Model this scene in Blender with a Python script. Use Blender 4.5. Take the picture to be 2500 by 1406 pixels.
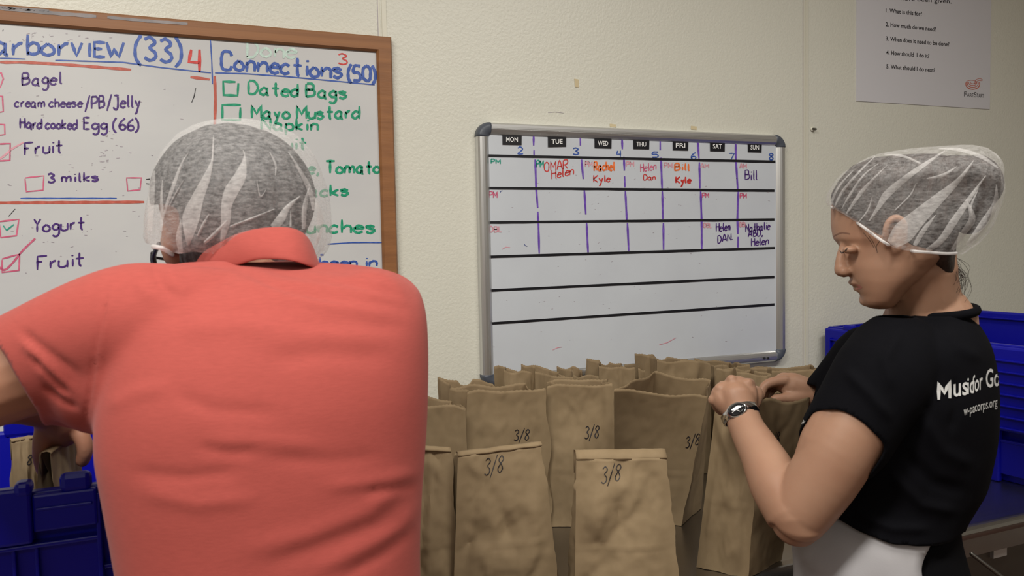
import bpy, bmesh, math, random
import numpy as np
from mathutils import Vector, Matrix, noise
from mathutils.bvhtree import BVHTree
random.seed(4)
for o in list(bpy.data.objects): bpy.data.objects.remove(o)
SC = bpy.context.scene
COL = SC.collection

# ------------------------------------------------------------------ camera
F = 1944.4
CAM = Vector((0, 0, 1.48))
YAW, PITCH, ROLL = math.radians(22.9), math.atan(107/1944), 0.020
YW = 1.778                                   # back wall plane y
TT = 0.90                                    # table top height
F0 = Vector((math.sin(YAW), math.cos(YAW), 0)); R0 = Vector((math.cos(YAW), -math.sin(YAW), 0)); Z = Vector((0, 0, 1))
FW = F0*math.cos(PITCH) - Z*math.sin(PITCH); U0 = Z*math.cos(PITCH) + F0*math.sin(PITCH)
RT = R0*math.cos(ROLL) - U0*math.sin(ROLL); UP = U0*math.cos(ROLL) + R0*math.sin(ROLL)
cd = bpy.data.cameras.new('camera'); cam = bpy.data.objects.new('camera', cd); COL.objects.link(cam)
cd.sensor_width = 36; cd.lens = 28; cd.clip_start = 0.05
cam.matrix_world = Matrix(((RT.x, UP.x, -FW.x, CAM.x), (RT.y, UP.y, -FW.y, CAM.y), (RT.z, UP.z, -FW.z, CAM.z), (0, 0, 0, 1)))
cd.dof.use_dof = True; cd.dof.focus_distance = 1.8; cd.dof.aperture_fstop = 9.0
SC.camera = cam
SC.view_settings.view_transform = 'Standard'; SC.view_settings.look = 'None'
SC.view_settings.gamma = 1; SC.view_settings.use_curve_mapping = False
SC.view_settings.exposure = 0.42
# ------------------------------------------------------------------ light
w = bpy.data.worlds.new('world'); SC.world = w; w.use_nodes = True
w.node_tree.nodes['Background'].inputs[0].default_value = (0.9, 0.93, 1.0, 1)
w.node_tree.nodes['Background'].inputs[1].default_value = 0.10
CEIL = 2.75
LIGHTS = [(-0.5, 0.30, 34), (1.2, 0.30, 18), (-0.9, -1.6, 11), (1.6, -1.6, 6), (-0.4, -4.0, 15), (2.4, -4.0, 7)]
for (lx, ly, e) in LIGHTS:
    ld = bpy.data.lights.new('ceiling_light', 'AREA'); ld.shape = 'RECTANGLE'; ld.size = 1.15; ld.size_y = 0.28
    ld.energy = e; ld.color = (1.0, 0.965, 0.885)
    lo = bpy.data.objects.new('tube_lamp', ld); COL.objects.link(lo); lo.location = (lx, ly, CEIL-0.075)

# ------------------------------------------------------------------ helpers
def P(px, py, d): return CAM + (FW + RT*((px-1250)/F) - UP*((py-703)/F))*d
def ray(px, py): return FW + RT*((px-1250)/F) - UP*((py-703)/F)
def W(px, py, off=0.0):
    r = ray(px, py); return CAM + r*((YW-off)/r.y)
def HZ(px, py, z):
    r = ray(px, py); return CAM + r*((z-CAM.z)/r.z)
def pixnp(V):
    D = V - np.array(CAM); z = D@np.array(FW)
    return 1250 + F*(D@np.array(RT))/z, 703 - F*(D@np.array(UP))/z, z
def pix(v):
    D = v-CAM; z = D.dot(FW); return 1250+F*D.dot(RT)/z, 703-F*D.dot(UP)/z, z

def tag(o, label=None, cat=None, group=None, kind=None):
    if label: o['label'] = label
    if cat: o['category'] = cat
    if group: o['group'] = group
    if kind: o['kind'] = kind
    return o
def empty(name, loc, label, cat, group=None):
    o = bpy.data.objects.new(name, None); COL.objects.link(o); o.location = loc; o.empty_display_size = .05
    return tag(o, label, cat, group)
def mobj(name, verts, faces, m, parent=None, smooth=False):
    me = bpy.data.meshes.new(name)
    me.from_pydata([tuple(v) for v in verts], [], [tuple(f) for f in faces])
    me.update()
    if smooth: me.polygons.foreach_set('use_smooth', [True]*len(me.polygons))
    o = bpy.data.objects.new(name, me); COL.objects.link(o)
    if m: me.materials.append(m)
    if parent:
        o.parent = parent; o.matrix_parent_inverse = Matrix.Identity(4)
        off = Vector(parent.location)
        q = parent.parent
        while q: off = off + Vector(q.location); q = q.parent
        me.transform(Matrix.Translation(-off))
    return o
def bmobj(name, bm, m, parent=None, smooth=False):
    vs = [v.co.copy() for v in bm.verts]; bm.verts.index_update()
    fs = [[v.index for v in f.verts] for f in bm.faces]; bm.free()
    return mobj(name, vs, fs, m, parent, smooth)
class Soup:
    def __init__(s): s.v = []; s.f = []
    def add(s, v, f):
        n = len(s.v); s.v += [Vector(a) for a in v]; s.f += [tuple(i+n for i in q) for q in f]
    def box(s, x0, x1, y0, y1, z0, z1, M=None):
        v = [Vector((x, y, z)) for x in (x0, x1) for y in (y0, y1) for z in (z0, z1)]
        if M is not None: v = [M @ a for a in v]
        s.add(v, [(0, 1, 3, 2), (4, 6, 7, 5), (0, 4, 5, 1), (2, 3, 7, 6), (0, 2, 6, 4), (1, 5, 7, 3)])
    def loft(s, rings, cap=True):
        n = len(rings[0]); v = [p for r in rings for p in r]; f = []
        for i in range(len(rings)-1):
            for j in range(n):
                k = (j+1) % n; f.append((i*n+j, i*n+k, (i+1)*n+k, (i+1)*n+j))
        if cap:
            c0 = sum(rings[0], Vector())/n; c1 = sum(rings[-1], Vector())/n; a = len(v); v += [c0, c1]; L = (len(rings)-1)*n
            for j in range(n):
                k = (j+1) % n; f.append((a, k, j)); f.append((a+1, L+j, L+k))
        s.add(v, f)
    def tube(s, pts, rad, n=16, sub=4, flat=1.0, fdir=None, cap=True):
        """pts world vectors, rad radii; flat scales the radius along fdir"""
        pts = [Vector(p) for p in pts]; Q = []; Rr = []
        m = len(pts)
        for i in range(m-1):
            p0 = pts[max(i-1, 0)]; p1 = pts[i]; p2 = pts[i+1]; p3 = pts[min(i+2, m-1)]
            for t in [k/sub for k in range(sub)]:
                Q.append(0.5*((2*p1)+(p2-p0)*t+(2*p0-5*p1+4*p2-p3)*t*t+(3*p1-p0-3*p2+p3)*t**3)); Rr.append(rad[i]*(1-t)+rad[i+1]*t)
        Q.append(pts[-1]); Rr.append(rad[-1])
        rings = []; up = None
        def ring(c, T, r):
            nonlocal up
            T = T.normalized()
            if up is None:
                up = Vector(fdir) if fdir is not None else (Z if abs(T.z) < .9 else Vector((1, 0, 0)))
            b = up - T*up.dot(T)
            if b.length < 1e-5: b = T.orthogonal()
            b.normalize(); up2 = T.cross(b)
            if fdir is None: up = b
            return [c + b*(math.cos(2*math.pi*k/n)*r*flat) + up2*(math.sin(2*math.pi*k/n)*r) for k in range(n)]
        T0 = (Q[1]-Q[0]).normalized(); T1 = (Q[-1]-Q[-2]).normalized()
        if cap:
            for a in (80, 55, 28): rings.append(ring(Q[0]-T0*Rr[0]*math.sin(math.radians(a)), T0, Rr[0]*math.cos(math.radians(a))))
        for i in range(len(Q)):
            T = Q[min(i+1, len(Q)-1)]-Q[max(i-1, 0)]
            rings.append(ring(Q[i], T, Rr[i]))
        if cap:
            for a in (28, 55, 80): rings.append(ring(Q[-1]+T1*Rr[-1]*math.sin(math.radians(a)), T1, Rr[-1]*math.cos(math.radians(a))))
        s.loft(rings, True)
    def ptube(s, pts, **k):
        s.tube([P(p[0], p[1], p[2]) for p in pts], [p[3] for p in pts], **k)
    def ell(s, c, rx, ry, rz, ax=None, n=20, m=12):
        A = ax or (R0, F0, Z); rings = []
        for i in range(1, m):
            t = math.pi*i/m
            rings.append([c + A[2]*(rz*math.cos(t)) + A[0]*(rx*math.sin(t)*math.cos(2*math.pi*k/n)) + A[1]*(ry*math.sin(t)*math.sin(2*math.pi*k/n)) for k in range(n)])
        s.loft(rings, True)
    def obj(s, name, m, parent=None, smooth=False): return mobj(name, s.v, s.f, m, parent, smooth)
def pring(py, xl, xr, z, hw, n=44, e=2.0, egg=0.0):
    c = P((xl+xr)/2, py, z); out = []
    g = c-CAM; g.z = 0; D = g.length; Fa = g.normalized(); Ra = Vector((Fa.y, -Fa.x, 0))
    sa = abs((xr-xl)/2*z/F*Ra.dot(R0))/math.sqrt(D*D); a = sa*math.sqrt(max(.01, D*D-hw*hw))
    for it in range(4):                       # fit the outline to the wanted width
        out = []
        for k in range(n):
            t = 2*math.pi*k/n; cx, sy = math.cos(t), math.sin(t)
            X = math.copysign(abs(cx)**(2/e), cx); Y = math.copysign(abs(sy)**(2/e), sy)
            out.append(c + Ra*(a*X) + Fa*(hw*Y*(1+egg*cx)))
        xs = [pix(p)[0] for p in out]; lo, hi = min(xs), max(xs)
        a *= (xr-xl)/(hi-lo); c = c + Ra*(((xl+xr)/2-(lo+hi)/2)*z/F)
    return out
def subdiv_rings(rows, k=4):
    out = []; m = len(rows)
    for i in range(m-1):
        p0, p1, p2, p3 = [np.array(rows[j], float) for j in (max(i-1, 0), i, i+1, min(i+2, m-1))]
        for q in range(k):
            t = q/k; c = .5*(2*p1+(p2-p0)*t+(2*p0-5*p1+4*p2-p3)*t*t+(3*p1-p0-3*p2+p3)*t**3)
            c[0] = p1[0]*(1-t)+p2[0]*t; out.append(list(c))
    out.append(list(rows[-1])); return out
def fuse(soup, voxel, smooth=4):
    """voxel-union of closed pieces -> one continuous surface (numpy verts, faces, normals)"""
    me = bpy.data.meshes.new('t'); me.from_pydata([tuple(v) for v in soup.v], [], soup.f); me.update()
    bm = bmesh.new(); bm.from_mesh(me); bmesh.ops.recalc_face_normals(bm, faces=bm.faces); bm.to_mesh(me); bm.free()
    o = bpy.data.objects.new('t', me); COL.objects.link(o)
    r = o.modifiers.new('r', 'REMESH'); r.mode = 'VOXEL'; r.voxel_size = voxel
    if smooth:
        s = o.modifiers.new('s', 'SMOOTH'); s.iterations = smooth; s.factor = .5
    dg = bpy.context.evaluated_depsgraph_get(); ev = o.evaluated_get(dg); m2 = ev.to_mesh()
    nv = len(m2.vertices); V = np.zeros(nv*3); m2.vertices.foreach_get('co', V); V = V.reshape(-1, 3)
    N = np.zeros(nv*3); m2.vertices.foreach_get('normal', N); N = N.reshape(-1, 3)
    Fs = [tuple(p.vertices) for p in m2.polygons]
    ev.to_mesh_clear(); bpy.data.objects.remove(o); bpy.data.meshes.remove(me)
    return V, Fs, N
def ridges(V, N, lst):
    """add cloth folds: lst of (polyline in photo pixels, width, height m); sculpts the side that faces the photographer"""
    x, y, z = pixnp(V); D = np.zeros(len(V))
    face = np.clip(-((V-np.array(CAM))*N).sum(1)/np.linalg.norm(V-np.array(CAM), axis=1)*3+.3, 0, 1)
    for pts, wd, amp in lst:
        best = np.full(len(V), 1e9); tt = np.zeros(len(V)); L = len(pts)-1
        for i in range(L):
            ax, ay = pts[i]; bx, by = pts[i+1]; dx, dy = bx-ax, by-ay; l2 = dx*dx+dy*dy
            t = np.clip(((x-ax)*dx+(y-ay)*dy)/l2, 0, 1); d = np.hypot(x-ax-t*dx, y-ay-t*dy)
            s = d < best; best[s] = d[s]; tt[s] = ((i+t)/L)[s]
        taper = np.clip(np.sin(np.pi*np.clip(tt, 0.02, .98))*1.6, 0, 1)
        D += amp*np.exp(-(best/wd)**2)*taper
    return V + N*(D*face)[:, None]
def cut(Fs, keep):
    return [f for f in Fs if all(keep[i] for i in f)]
def compact(V, Fs):
    used = sorted({i for f in Fs for i in f}); mp = {a: i for i, a in enumerate(used)}
    V, Fs = V[used], [tuple(mp[i] for i in f) for f in Fs]
    return V, Fs
def smooth_border(V, Fs, it=14):
    cnt = {}
    for f in Fs:
        for i in range(len(f)):
            e = (f[i], f[(i+1) % len(f)]); e = (min(e), max(e)); cnt[e] = cnt.get(e, 0)+1
    nb = {}
    for (a, b), c in cnt.items():
        if c == 1: nb.setdefault(a, []).append(b); nb.setdefault(b, []).append(a)
    idx = [i for i in nb if len(nb[i]) == 2]
    if not idx: return V
    A = np.array([nb[i] for i in idx]); I = np.array(idx)
    for _ in range(it): V[I] = .4*V[I]+.6*(V[A[:, 0]]+V[A[:, 1]])/2
    return V
def bvh(V, Fs): return BVHTree.FromPolygons([Vector(v) for v in V], Fs)
def hit(tree, px, py, off=0.0005):
    r = ray(px, py).normalized(); h = tree.ray_cast(CAM, r)
    if h[0] is None: return None
    return h[0]-r*off

# ------------------------------------------------------------------ materials
def mat(name, col, rough=.5, metal=0, spec=.5, bump=None, var=None, sheen=0, coat=0, sss=0, coord='Object'):
    m = bpy.data.materials.new(name); m.use_nodes = True; nt = m.node_tree; b = nt.nodes['Principled BSDF']
    b.inputs['Base Color'].default_value = (*col, 1); b.inputs['Roughness'].default_value = rough
    b.inputs['Metallic'].default_value = metal; b.inputs['Specular IOR Level'].default_value = spec
    if sheen: b.inputs['Sheen Weight'].default_value = sheen
    if coat: b.inputs['Coat Weight'].default_value = coat
    if sss:
        b.inputs['Subsurface Weight'].default_value = sss; b.inputs['Subsurface Radius'].default_value = (.01, .004, .002); b.inputs['Subsurface Scale'].default_value = 1
    tc = nt.nodes.new('ShaderNodeTexCoord')
    def nz(scale, detail, stretch, kind='noise'):
        mp = nt.nodes.new('ShaderNodeMapping'); nt.links.new(tc.outputs[coord], mp.inputs[0]); mp.inputs['Scale'].default_value = stretch
        if kind == 'noise':
            n = nt.nodes.new('ShaderNodeTexNoise'); n.inputs['Scale'].default_value = scale; n.inputs['Detail'].default_value = detail
        else:
            n = nt.nodes.new('ShaderNodeTexVoronoi'); n.inputs['Scale'].default_value = scale; n.feature = 'F1'
        nt.links.new(mp.outputs[0], n.inputs['Vector']); return n.outputs[0]
    if bump:
        sc, dist, strength = bump[:3]; st = bump[3] if len(bump) > 3 else (1, 1, 1); kind = bump[4] if len(bump) > 4 else 'noise'
        o = nz(sc, 4, st, kind); bp = nt.nodes.new('ShaderNodeBump'); bp.inputs['Strength'].default_value = strength; bp.inputs['Distance'].default_value = dist
        nt.links.new(o, bp.inputs['Height']); nt.links.new(bp.outputs[0], b.inputs['Normal'])
    if var:
        sc, c2, lo, hi = var[:4]; st = var[4] if len(var) > 4 else (1, 1, 1)
        o = nz(sc, 5, st); rp = nt.nodes.new('ShaderNodeValToRGB'); rp.color_ramp.elements[0].position = lo; rp.color_ramp.elements[1].position = hi
        rp.color_ramp.elements[0].color = (*col, 1); rp.color_ramp.elements[1].color = (*c2, 1)
        nt.links.new(o, rp.inputs[0]); nt.links.new(rp.outputs[0], b.inputs['Base Color'])
    return m
M = {}
M['wall'] = mat('wall_panel', (.67, .66, .58), .38, spec=.45, bump=(165, .0013, .75, (1, 1, 1)), var=(1.5, (.70, .69, .61), .3, .7))
M['seam'] = mat('seam_trim', (.68, .66, .56), .35)
M['ceil'] = mat('ceiling_tile', (.75, .74, .7), .9, bump=(60, .002, .4))
M['floor'] = mat('quarry_floor', (.16, .07, .05), .5, bump=(30, .001, .3), var=(3, (.11, .06, .045), .3, .7))
M['steel'] = mat('brushed_steel', (.42, .41, .40), .30, metal=1, bump=(40, .0004, .25, (1, 30, 1)), var=(3, (.33, .32, .32), .3, .7))
M['darksteel'] = mat('dull_steel', (.20, .19, .17), .4, metal=1, var=(4, (.14, .13, .12), .3, .7))
M['board'] = mat('dry_erase', (.61, .645, .70), .16, spec=.5, var=(6, (.57, .60, .655), .35, .7))
M['boardl'] = mat('dry_erase_left', (.585, .585, .59), .20, spec=.5, var=(4, (.53, .53, .55), .45, .8, (1, 1, 1.8)))
M['alu'] = mat('aluminium', (.66, .66, .66), .32, metal=.85)
M['groove'] = mat('groove', (.10, .10, .11), .5)
M['plast'] = mat('grey_plastic', (.075, .085, .11), .45)
M['wood'] = mat('oak_frame', (.30, .125, .042), .5, var=(9, (.215, .085, .028), .3, .75, (1, 1, 8)), bump=(30, .0006, .3, (1, 1, 10)))
M['woodh'] = mat('oak_frame_rail', (.30, .125, .042), .5, var=(9, (.215, .085, .028), .3, .75, (.12, 1, 8)), bump=(30, .0006, .3, (.1, 1, 10)))
M['ducttape'] = mat('tape_residue', (.22, .21, .22), .6, var=(30, (.34, .30, .30), .3, .7))
M['black'] = mat('black_vinyl', (.008, .008, .012), .35)
M['white'] = mat('white_print', (.85, .85, .85), .5)
M['tprint'] = mat('screen_print', (.55, .55, .55), .7)
M['poster'] = mat('laminated_paper', (.66, .65, .69), .22, spec=.5, coat=.3)
M['tag'] = mat('masking_tape', (.62, .52, .33), .7)
def ink(n, c, r=.4): M[n] = mat('ink_'+n, c, r, var=(90, tuple(min(1, a*1.25+.035) for a in c), .45, .72))
ink('blue', (.03, .085, .36)); ink('green', (.0, .27, .14)); ink('purple', (.055, .012, .16)); ink('violet', (.14, .06, .42))
ink('red', (.55, .035, .03)); ink('brick', (.46, .09, .06)); ink('pink', (.55, .10, .19)); ink('palepink', (.62, .30, .36)); ink('orange', (.80, .17, .04))
ink('paleg', (.48, .62, .56)); ink('teal', (.02, .30, .22)); ink('ink', (.012, .010, .014)); ink('navy', (.02, .045, .22)); ink('smear', (.40, .36, .40))
M['paperR'] = mat('logo_red', (.55, .14, .09), .5)
M['coral'] = mat('coral_pique', (.36, .066, .054), .85, spec=.25, bump=(900, .0004, .35, (1, 1, 1)), var=(260, (.325, .059, .048), .35, .7, (.35, .35, 3)), sheen=.08)
M['tee'] = mat('black_jersey', (.003, .003, .0045), .9, spec=.08, bump=(700, .0003, .3))
M['pants'] = mat('black_cotton', (.003, .003, .004), .9, spec=.08, bump=(400, .0004, .3))
M['denim'] = mat('dark_trousers', (.02, .022, .035), .9, bump=(400, .0004, .3))
M['apron'] = mat('white_apron', (.38, .37, .385), .8, spec=.3, bump=(500, .0003, .3), var=(12, (.34, .33, .35), .3, .7))
M['skinm'] = mat('skin_man', (.40, .20, .125), .55, spec=.35, bump=(300, .0003, .25), var=(20, (.36, .165, .105), .3, .7), sss=.15)
M['skinw'] = mat('skin_woman', (.37, .212, .140), .5, spec=.35, bump=(350, .0002, .25), var=(14, (.33, .175, .112), .35, .75), sss=.15)
M['skinwp'] = mat('skin_lips', (.40, .15, .125), .5, spec=.35)
M['hairb'] = mat('black_grey_hair', (.012, .012, .014), .6, bump=(220, .004, .8, (1, 1, .25)), var=(160, (.06, .06, .066), .45, .75, (1, 1, .3)))
M['hairw'] = mat('brown_hair', (.020, .012, .010), .5, bump=(260, .003, .7, (1, 1, .3)), var=(120, (.055, .032, .026), .45, .8, (1, 1, .3)))
M['bluep'] = mat('blue_plastic', (.003, .004, .31), .36, spec=.32, bump=(500, .0002, .2))
M['shoe'] = mat('shoe_leather', (.01, .01, .01), .5)
M['watch'] = mat('watch_steel', (.75, .75, .77), .14, metal=1)
M['dial'] = mat('watch_dial', (.01, .012, .015), .06, coat=1)
def paper(name, col, c2, tr=.20):
    m = mat(name, col, .75, spec=.25, bump=(15, .008, .12, (1, 1, .7), 'crumple'), var=(45, c2, .35, .75))
    nt = m.node_tree; b = nt.nodes['Principled BSDF']; out = [n for n in nt.nodes if n.type == 'OUTPUT_MATERIAL'][0]
    t = nt.nodes.new('ShaderNodeBsdfTranslucent'); t.inputs[0].default_value = (.62, .30, .10, 1)
    mx = nt.nodes.new('ShaderNodeMixShader'); mx.inputs[0].default_value = tr
    nt.links.new(b.outputs[0], mx.inputs[1]); nt.links.new(t.outputs[0], mx.inputs[2]); nt.links.new(mx.outputs[0], out.inputs[0]); return m
M['kraft'] = paper('kraft_paper', (.325, .240, .142), (.28, .205, .118))
def netmat(name, lo, hi, sc=70):
    m = bpy.data.materials.new(name); m.use_nodes = True; nt = m.node_tree; nt.nodes.clear()
    out = nt.nodes.new('ShaderNodeOutputMaterial'); tr = nt.nodes.new('ShaderNodeBsdfTransparent')
    df = nt.nodes.new('ShaderNodeBsdfDiffuse'); df.inputs[0].default_value = (.86, .84, .84, 1)
    tl = nt.nodes.new('ShaderNodeBsdfTranslucent'); tl.inputs[0].default_value = (.86, .84, .84, 1)
    m1 = nt.nodes.new('ShaderNodeMixShader'); m1.inputs[0].default_value = .4; nt.links.new(df.outputs[0], m1.inputs[1]); nt.links.new(tl.outputs[0], m1.inputs[2])
    tc = nt.nodes.new('ShaderNodeTexCoord'); n = nt.nodes.new('ShaderNodeTexNoise'); n.inputs['Scale'].default_value = sc; n.inputs['Detail'].default_value = 8; n.inputs['Roughness'].default_value = .75
    mp = nt.nodes.new('ShaderNodeMapping'); mp.inputs['Scale'].default_value = (.6, .6, 1.7); nt.links.new(tc.outputs['Object'], mp.inputs[0]); nt.links.new(mp.outputs[0], n.inputs['Vector'])
    mr = nt.nodes.new('ShaderNodeMapRange'); mr.inputs[1].default_value = .36; mr.inputs[2].default_value = .66; mr.inputs[3].default_value = lo; mr.inputs[4].default_value = hi
    nt.links.new(n.outputs[0], mr.inputs[0])
    mx = nt.nodes.new('ShaderNodeMixShader'); nt.links.new(mr.outputs[0], mx.inputs[0]); nt.links.new(tr.outputs[0], mx.inputs[1]); nt.links.new(m1.outputs[0], mx.inputs[2])
    nt.links.new(mx.outputs[0], out.inputs[0]); return m
M['net'] = netmat('hairnet_fabric', .10, .43, 190); M['pleat'] = netmat('hairnet_pleat', .30, .58, 190); M['netw'] = netmat('hairnet_fabric_sheer', .05, .33, 190); M['band'] = netmat('hairnet_band', .6, .8)

# ------------------------------------------------------------------ room
XL, XR, YB = -2.6, 4.2, -6.0
def struct(name, s, m): o = s.obj(name, m); o['kind'] = 'structure'; return o
s = Soup(); s.box(XL-.1, XR+.1, YW, YW+.1, 0, CEIL); struct('wall_back', s, M['wall'])
s = Soup(); s.box(XL-.1, XL, YB, YW, 0, CEIL); struct('wall_left', s, M['wall'])
s = Soup(); s.box(XR, XR+.1, YB, YW, 0, CEIL); struct('wall_right', s, M['wall'])
s = Soup(); s.box(XL-.1, XR+.1, YB-.1, YB, 0, CEIL); struct('wall_front', s, M['wall'])
s = Soup(); s.box(XL-.1, XR+.1, YB-.1, YW+.1, -.1, 0); struct('floor', s, M['floor'])
s = Soup(); s.box(XL-.1, XR+.1, YB-.1, YW+.1, CEIL, CEIL+.1); struct('ceiling', s, M['ceil'])
for i, (xa, xb) in enumerate(((924, 30), (1955, 900))):
    x = W(xa, 10).x if i == 0 else (W(1955, 0).x+W(1968, 900).x)/2
    s = Soup(); s.box(x-.0025, x+.0025, YW-.0012, YW, .1, CEIL)
    s.box(x+.0065, x+.0165, YW-.0022, YW, .1, CEIL); struct('trim_%d' % (i+1), s, M['seam'])
    s = Soup(); s.box(x-.0032, x-.0020, YW-.0016, YW-.0004, .1, CEIL); o = s.obj('joint_line', M['smear'], bpy.data.objects['trim_%d' % (i+1)])
for i, (lx, ly, e) in enumerate(LIGHTS):
    t = empty('ceiling_light', (lx, ly, CEIL), 'recessed fluorescent ceiling light above ' + ['the person in coral', 'the person in black', 'the room behind the person in coral', 'the room behind the person in black', 'the far end of the room on the left', 'the far end of the room on the right'][i], 'light', 'ceiling lights')
    s = Soup()
    for a in ((-.62, -.59, -.17, .17), (.59, .62, -.17, .17), (-.59, .59, -.17, -.14), (-.59, .59, .14, .17)): s.box(lx+a[0], lx+a[1], ly+a[2], ly+a[3], CEIL-.07, CEIL-.0)
    s.obj('housing', M['alu'], t)
# ------------------------------------------------------------------ lettering
G = dict(
A="0e3n6e 1h5h", B="0e0n 0n3n4l3j0j 0j4j5h4f0e", C="5l4n1n0k0g1e4e5g", D="0e0n 0n3n5k5h3e0e", E="4n0n0e4e 0j3j", F="0e0n 0n5n 0j3j", G="5l3n1m0j0g2e4e5g5i3i",
H="0e0n 5e5n 0j5j", I="1e1n", J="1n5n 4n4f2d0f", K="0e0n 5n0i5e", L="0n0e4e", M="0e0n3h6n6e", N="0e0n5e5n", O="2n0l0g2e4e5g5l3n2n", P="0e0n 0n4n5l4j0i",
R="0e0n 0n4n5l4j0i 2i5e", S="5m3n1m1k4i5g3e0f", T="0n6n 3n3e", U="0n0f2e4f4n", V="0n3e6n", W="0n2e3j5e7n", Y="0n2j4n 2j2e",
a="4i2j0h0f2e4g 4j4e5e", b="0n0e 0h2j4i4f2e0f", c="4i2j0h0f2e4f", d="4i2j0h0f2e4g 4n4e", e="0h4h4i2j0h0f2e4f", f="4m3n2m2e 0j4j", g="4i2j0h1f3f4h 4j4c2a0b",
h="0n0e 0h2j4i4e", i="1j1e 1l1m", k="0n0e 4j0g4e", l="1n1f2e", m="0j0e 0h1j3i3e 3h5j6i6e", n="0j0e 0h2j4i4e", o="2j0h0f2e4f4h2j", p="0j0a 0i2j4i4f2e0f",
r="0j0e 0h2j3j", s="4i2j0i4g2e0f", t="2n2f3e 0j4j", u="0j0f2e4f 4j4e", v="0j2e4j", w="0j1e3i5e6j", x="0j4e 4j0e", y="0j2f 4j1a0a", j="1j1b0a 1l1m",
**{'0': "2n0l0g2e4e5g5l3n2n", '2': "0l2n4l4j0e5e", '3': "0m2n4l2j4h4f2e0f", '4': "1n0i5i 4n4e", '5': "5n1n0j3j5h4e0e", '6': "4n1k0g2e4f4h2i0g", '7': "0n5n2e",
'8': "2j0l2n4l2j0g2e4g2j", '(': "2o0k0f2c", ')': "0o2k2f0c", '/': "0c4o", ',': "1f0c", '.': "0e0f", '-': "0i3i", '_': "0e4e"})
ROUND = set('CDBGOPRSJaAbcdeghmnopqrsutyf023568()')
def strokes_of(text):
    out = []; x = 0
    for ch in text:
        if ch == ' ': x += 3.2; continue
        mx = 0
        for st in G[ch].split():
            pts = [(int(st[i]), ord(st[i+1])-101) for i in range(0, len(st), 2)]
            mx = max(mx, max(p[0] for p in pts)); out.append(([(x+p[0], p[1]) for p in pts], ch in ROUND and len(pts) > 2))
        x += mx + 1.7
    return out, x-1.7
def cr(pts, k=5):
    if len(pts) < 3: return pts
    o = []; m = len(pts)
    for i in range(m-1):
        p0, p1, p2, p3 = [np.array(pts[j], float) for j in (max(i-1, 0), i, i+1, min(i+2, m-1))]
        for q in range(k):
            t = q/k; o.append(tuple(.5*(2*p1+(p2-p0)*t+(2*p0-5*p1+4*p2-p3)*t*t+(3*p1-p0-3*p2+p3)*t**3)))
    o.append(tuple(pts[-1])); return o
def ribbon(S, pts, wd, mapper, step=None):
    """flat stroke of width wd (photo px) along pts, laid on a surface by mapper"""
    if step:
        q = [pts[0]]
        for a, b in zip(pts, pts[1:]):
            n = max(1, int(math.hypot(b[0]-a[0], b[1]-a[1])/step))
            q += [(a[0]+(b[0]-a[0])*k/n, a[1]+(b[1]-a[1])*k/n) for k in range(1, n+1)]
        pts = q
    L = []; Rr = []; n = len(pts)
    for i, (x, y) in enumerate(pts):
        a = pts[max(i-1, 0)]; b = pts[min(i+1, n-1)]; dx, dy = b[0]-a[0], b[1]-a[1]; l = math.hypot(dx, dy) or 1; nx, ny = -dy/l, dx/l
        h = wd/2*(1+.12*math.sin(i*1.7))
        if i in (0, n-1): h *= .7
        L.append(mapper(x+nx*h, y+ny*h)); Rr.append(mapper(x-nx*h, y-ny*h))
    v = []; f = []
    for i in range(n):
        if L[i] is None or Rr[i] is None: v += [Vector((0, 0, -9))]*2
        else: v += [L[i], Rr[i]]
    for i in range(n-1):
        if all(a is not None for a in (L[i], Rr[i], L[i+1], Rr[i+1])): f.append((2*i, 2*i+1, 2*i+3, 2*i+2))
    if f: S.add(v, f)
def write(S, text, x0, y0, x1, y1, cap, wd, mapper, jit=.35, slant=0.0):
    st, wid = strokes_of(text); rnd = random.Random(len(text)*7+int(abs(x0)))
    for pts, rd in st:
        jx, jy = rnd.uniform(-jit, jit), rnd.uniform(-jit, jit)
        q = [(p[0]+jx+rnd.uniform(-.12, .12)*0+slant*p[1], p[1]+jy) for p in pts]
        q = [(x0+(x1-x0)*a/wid, y0+(y1-y0)*a/wid-b/9*cap) for a, b in q]
        if rd: q = cr(q)
        else: q = [(a[0]+(b[0]-a[0])*t, a[1]+(b[1]-a[1])*t) for a, b in zip(q, q[1:]) for t in (0, .5)]+[q[-1]]
        ribbon(S, q, wd, mapper)
def clean(S):
    """drop placeholder verts"""
    used = sorted({i for f in S.f for i in f}); mp = {a: i for i, a in enumerate(used)}
    S.v = [S.v[i] for i in used]; S.f = [tuple(mp[i] for i in f) for f in S.f]
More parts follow.
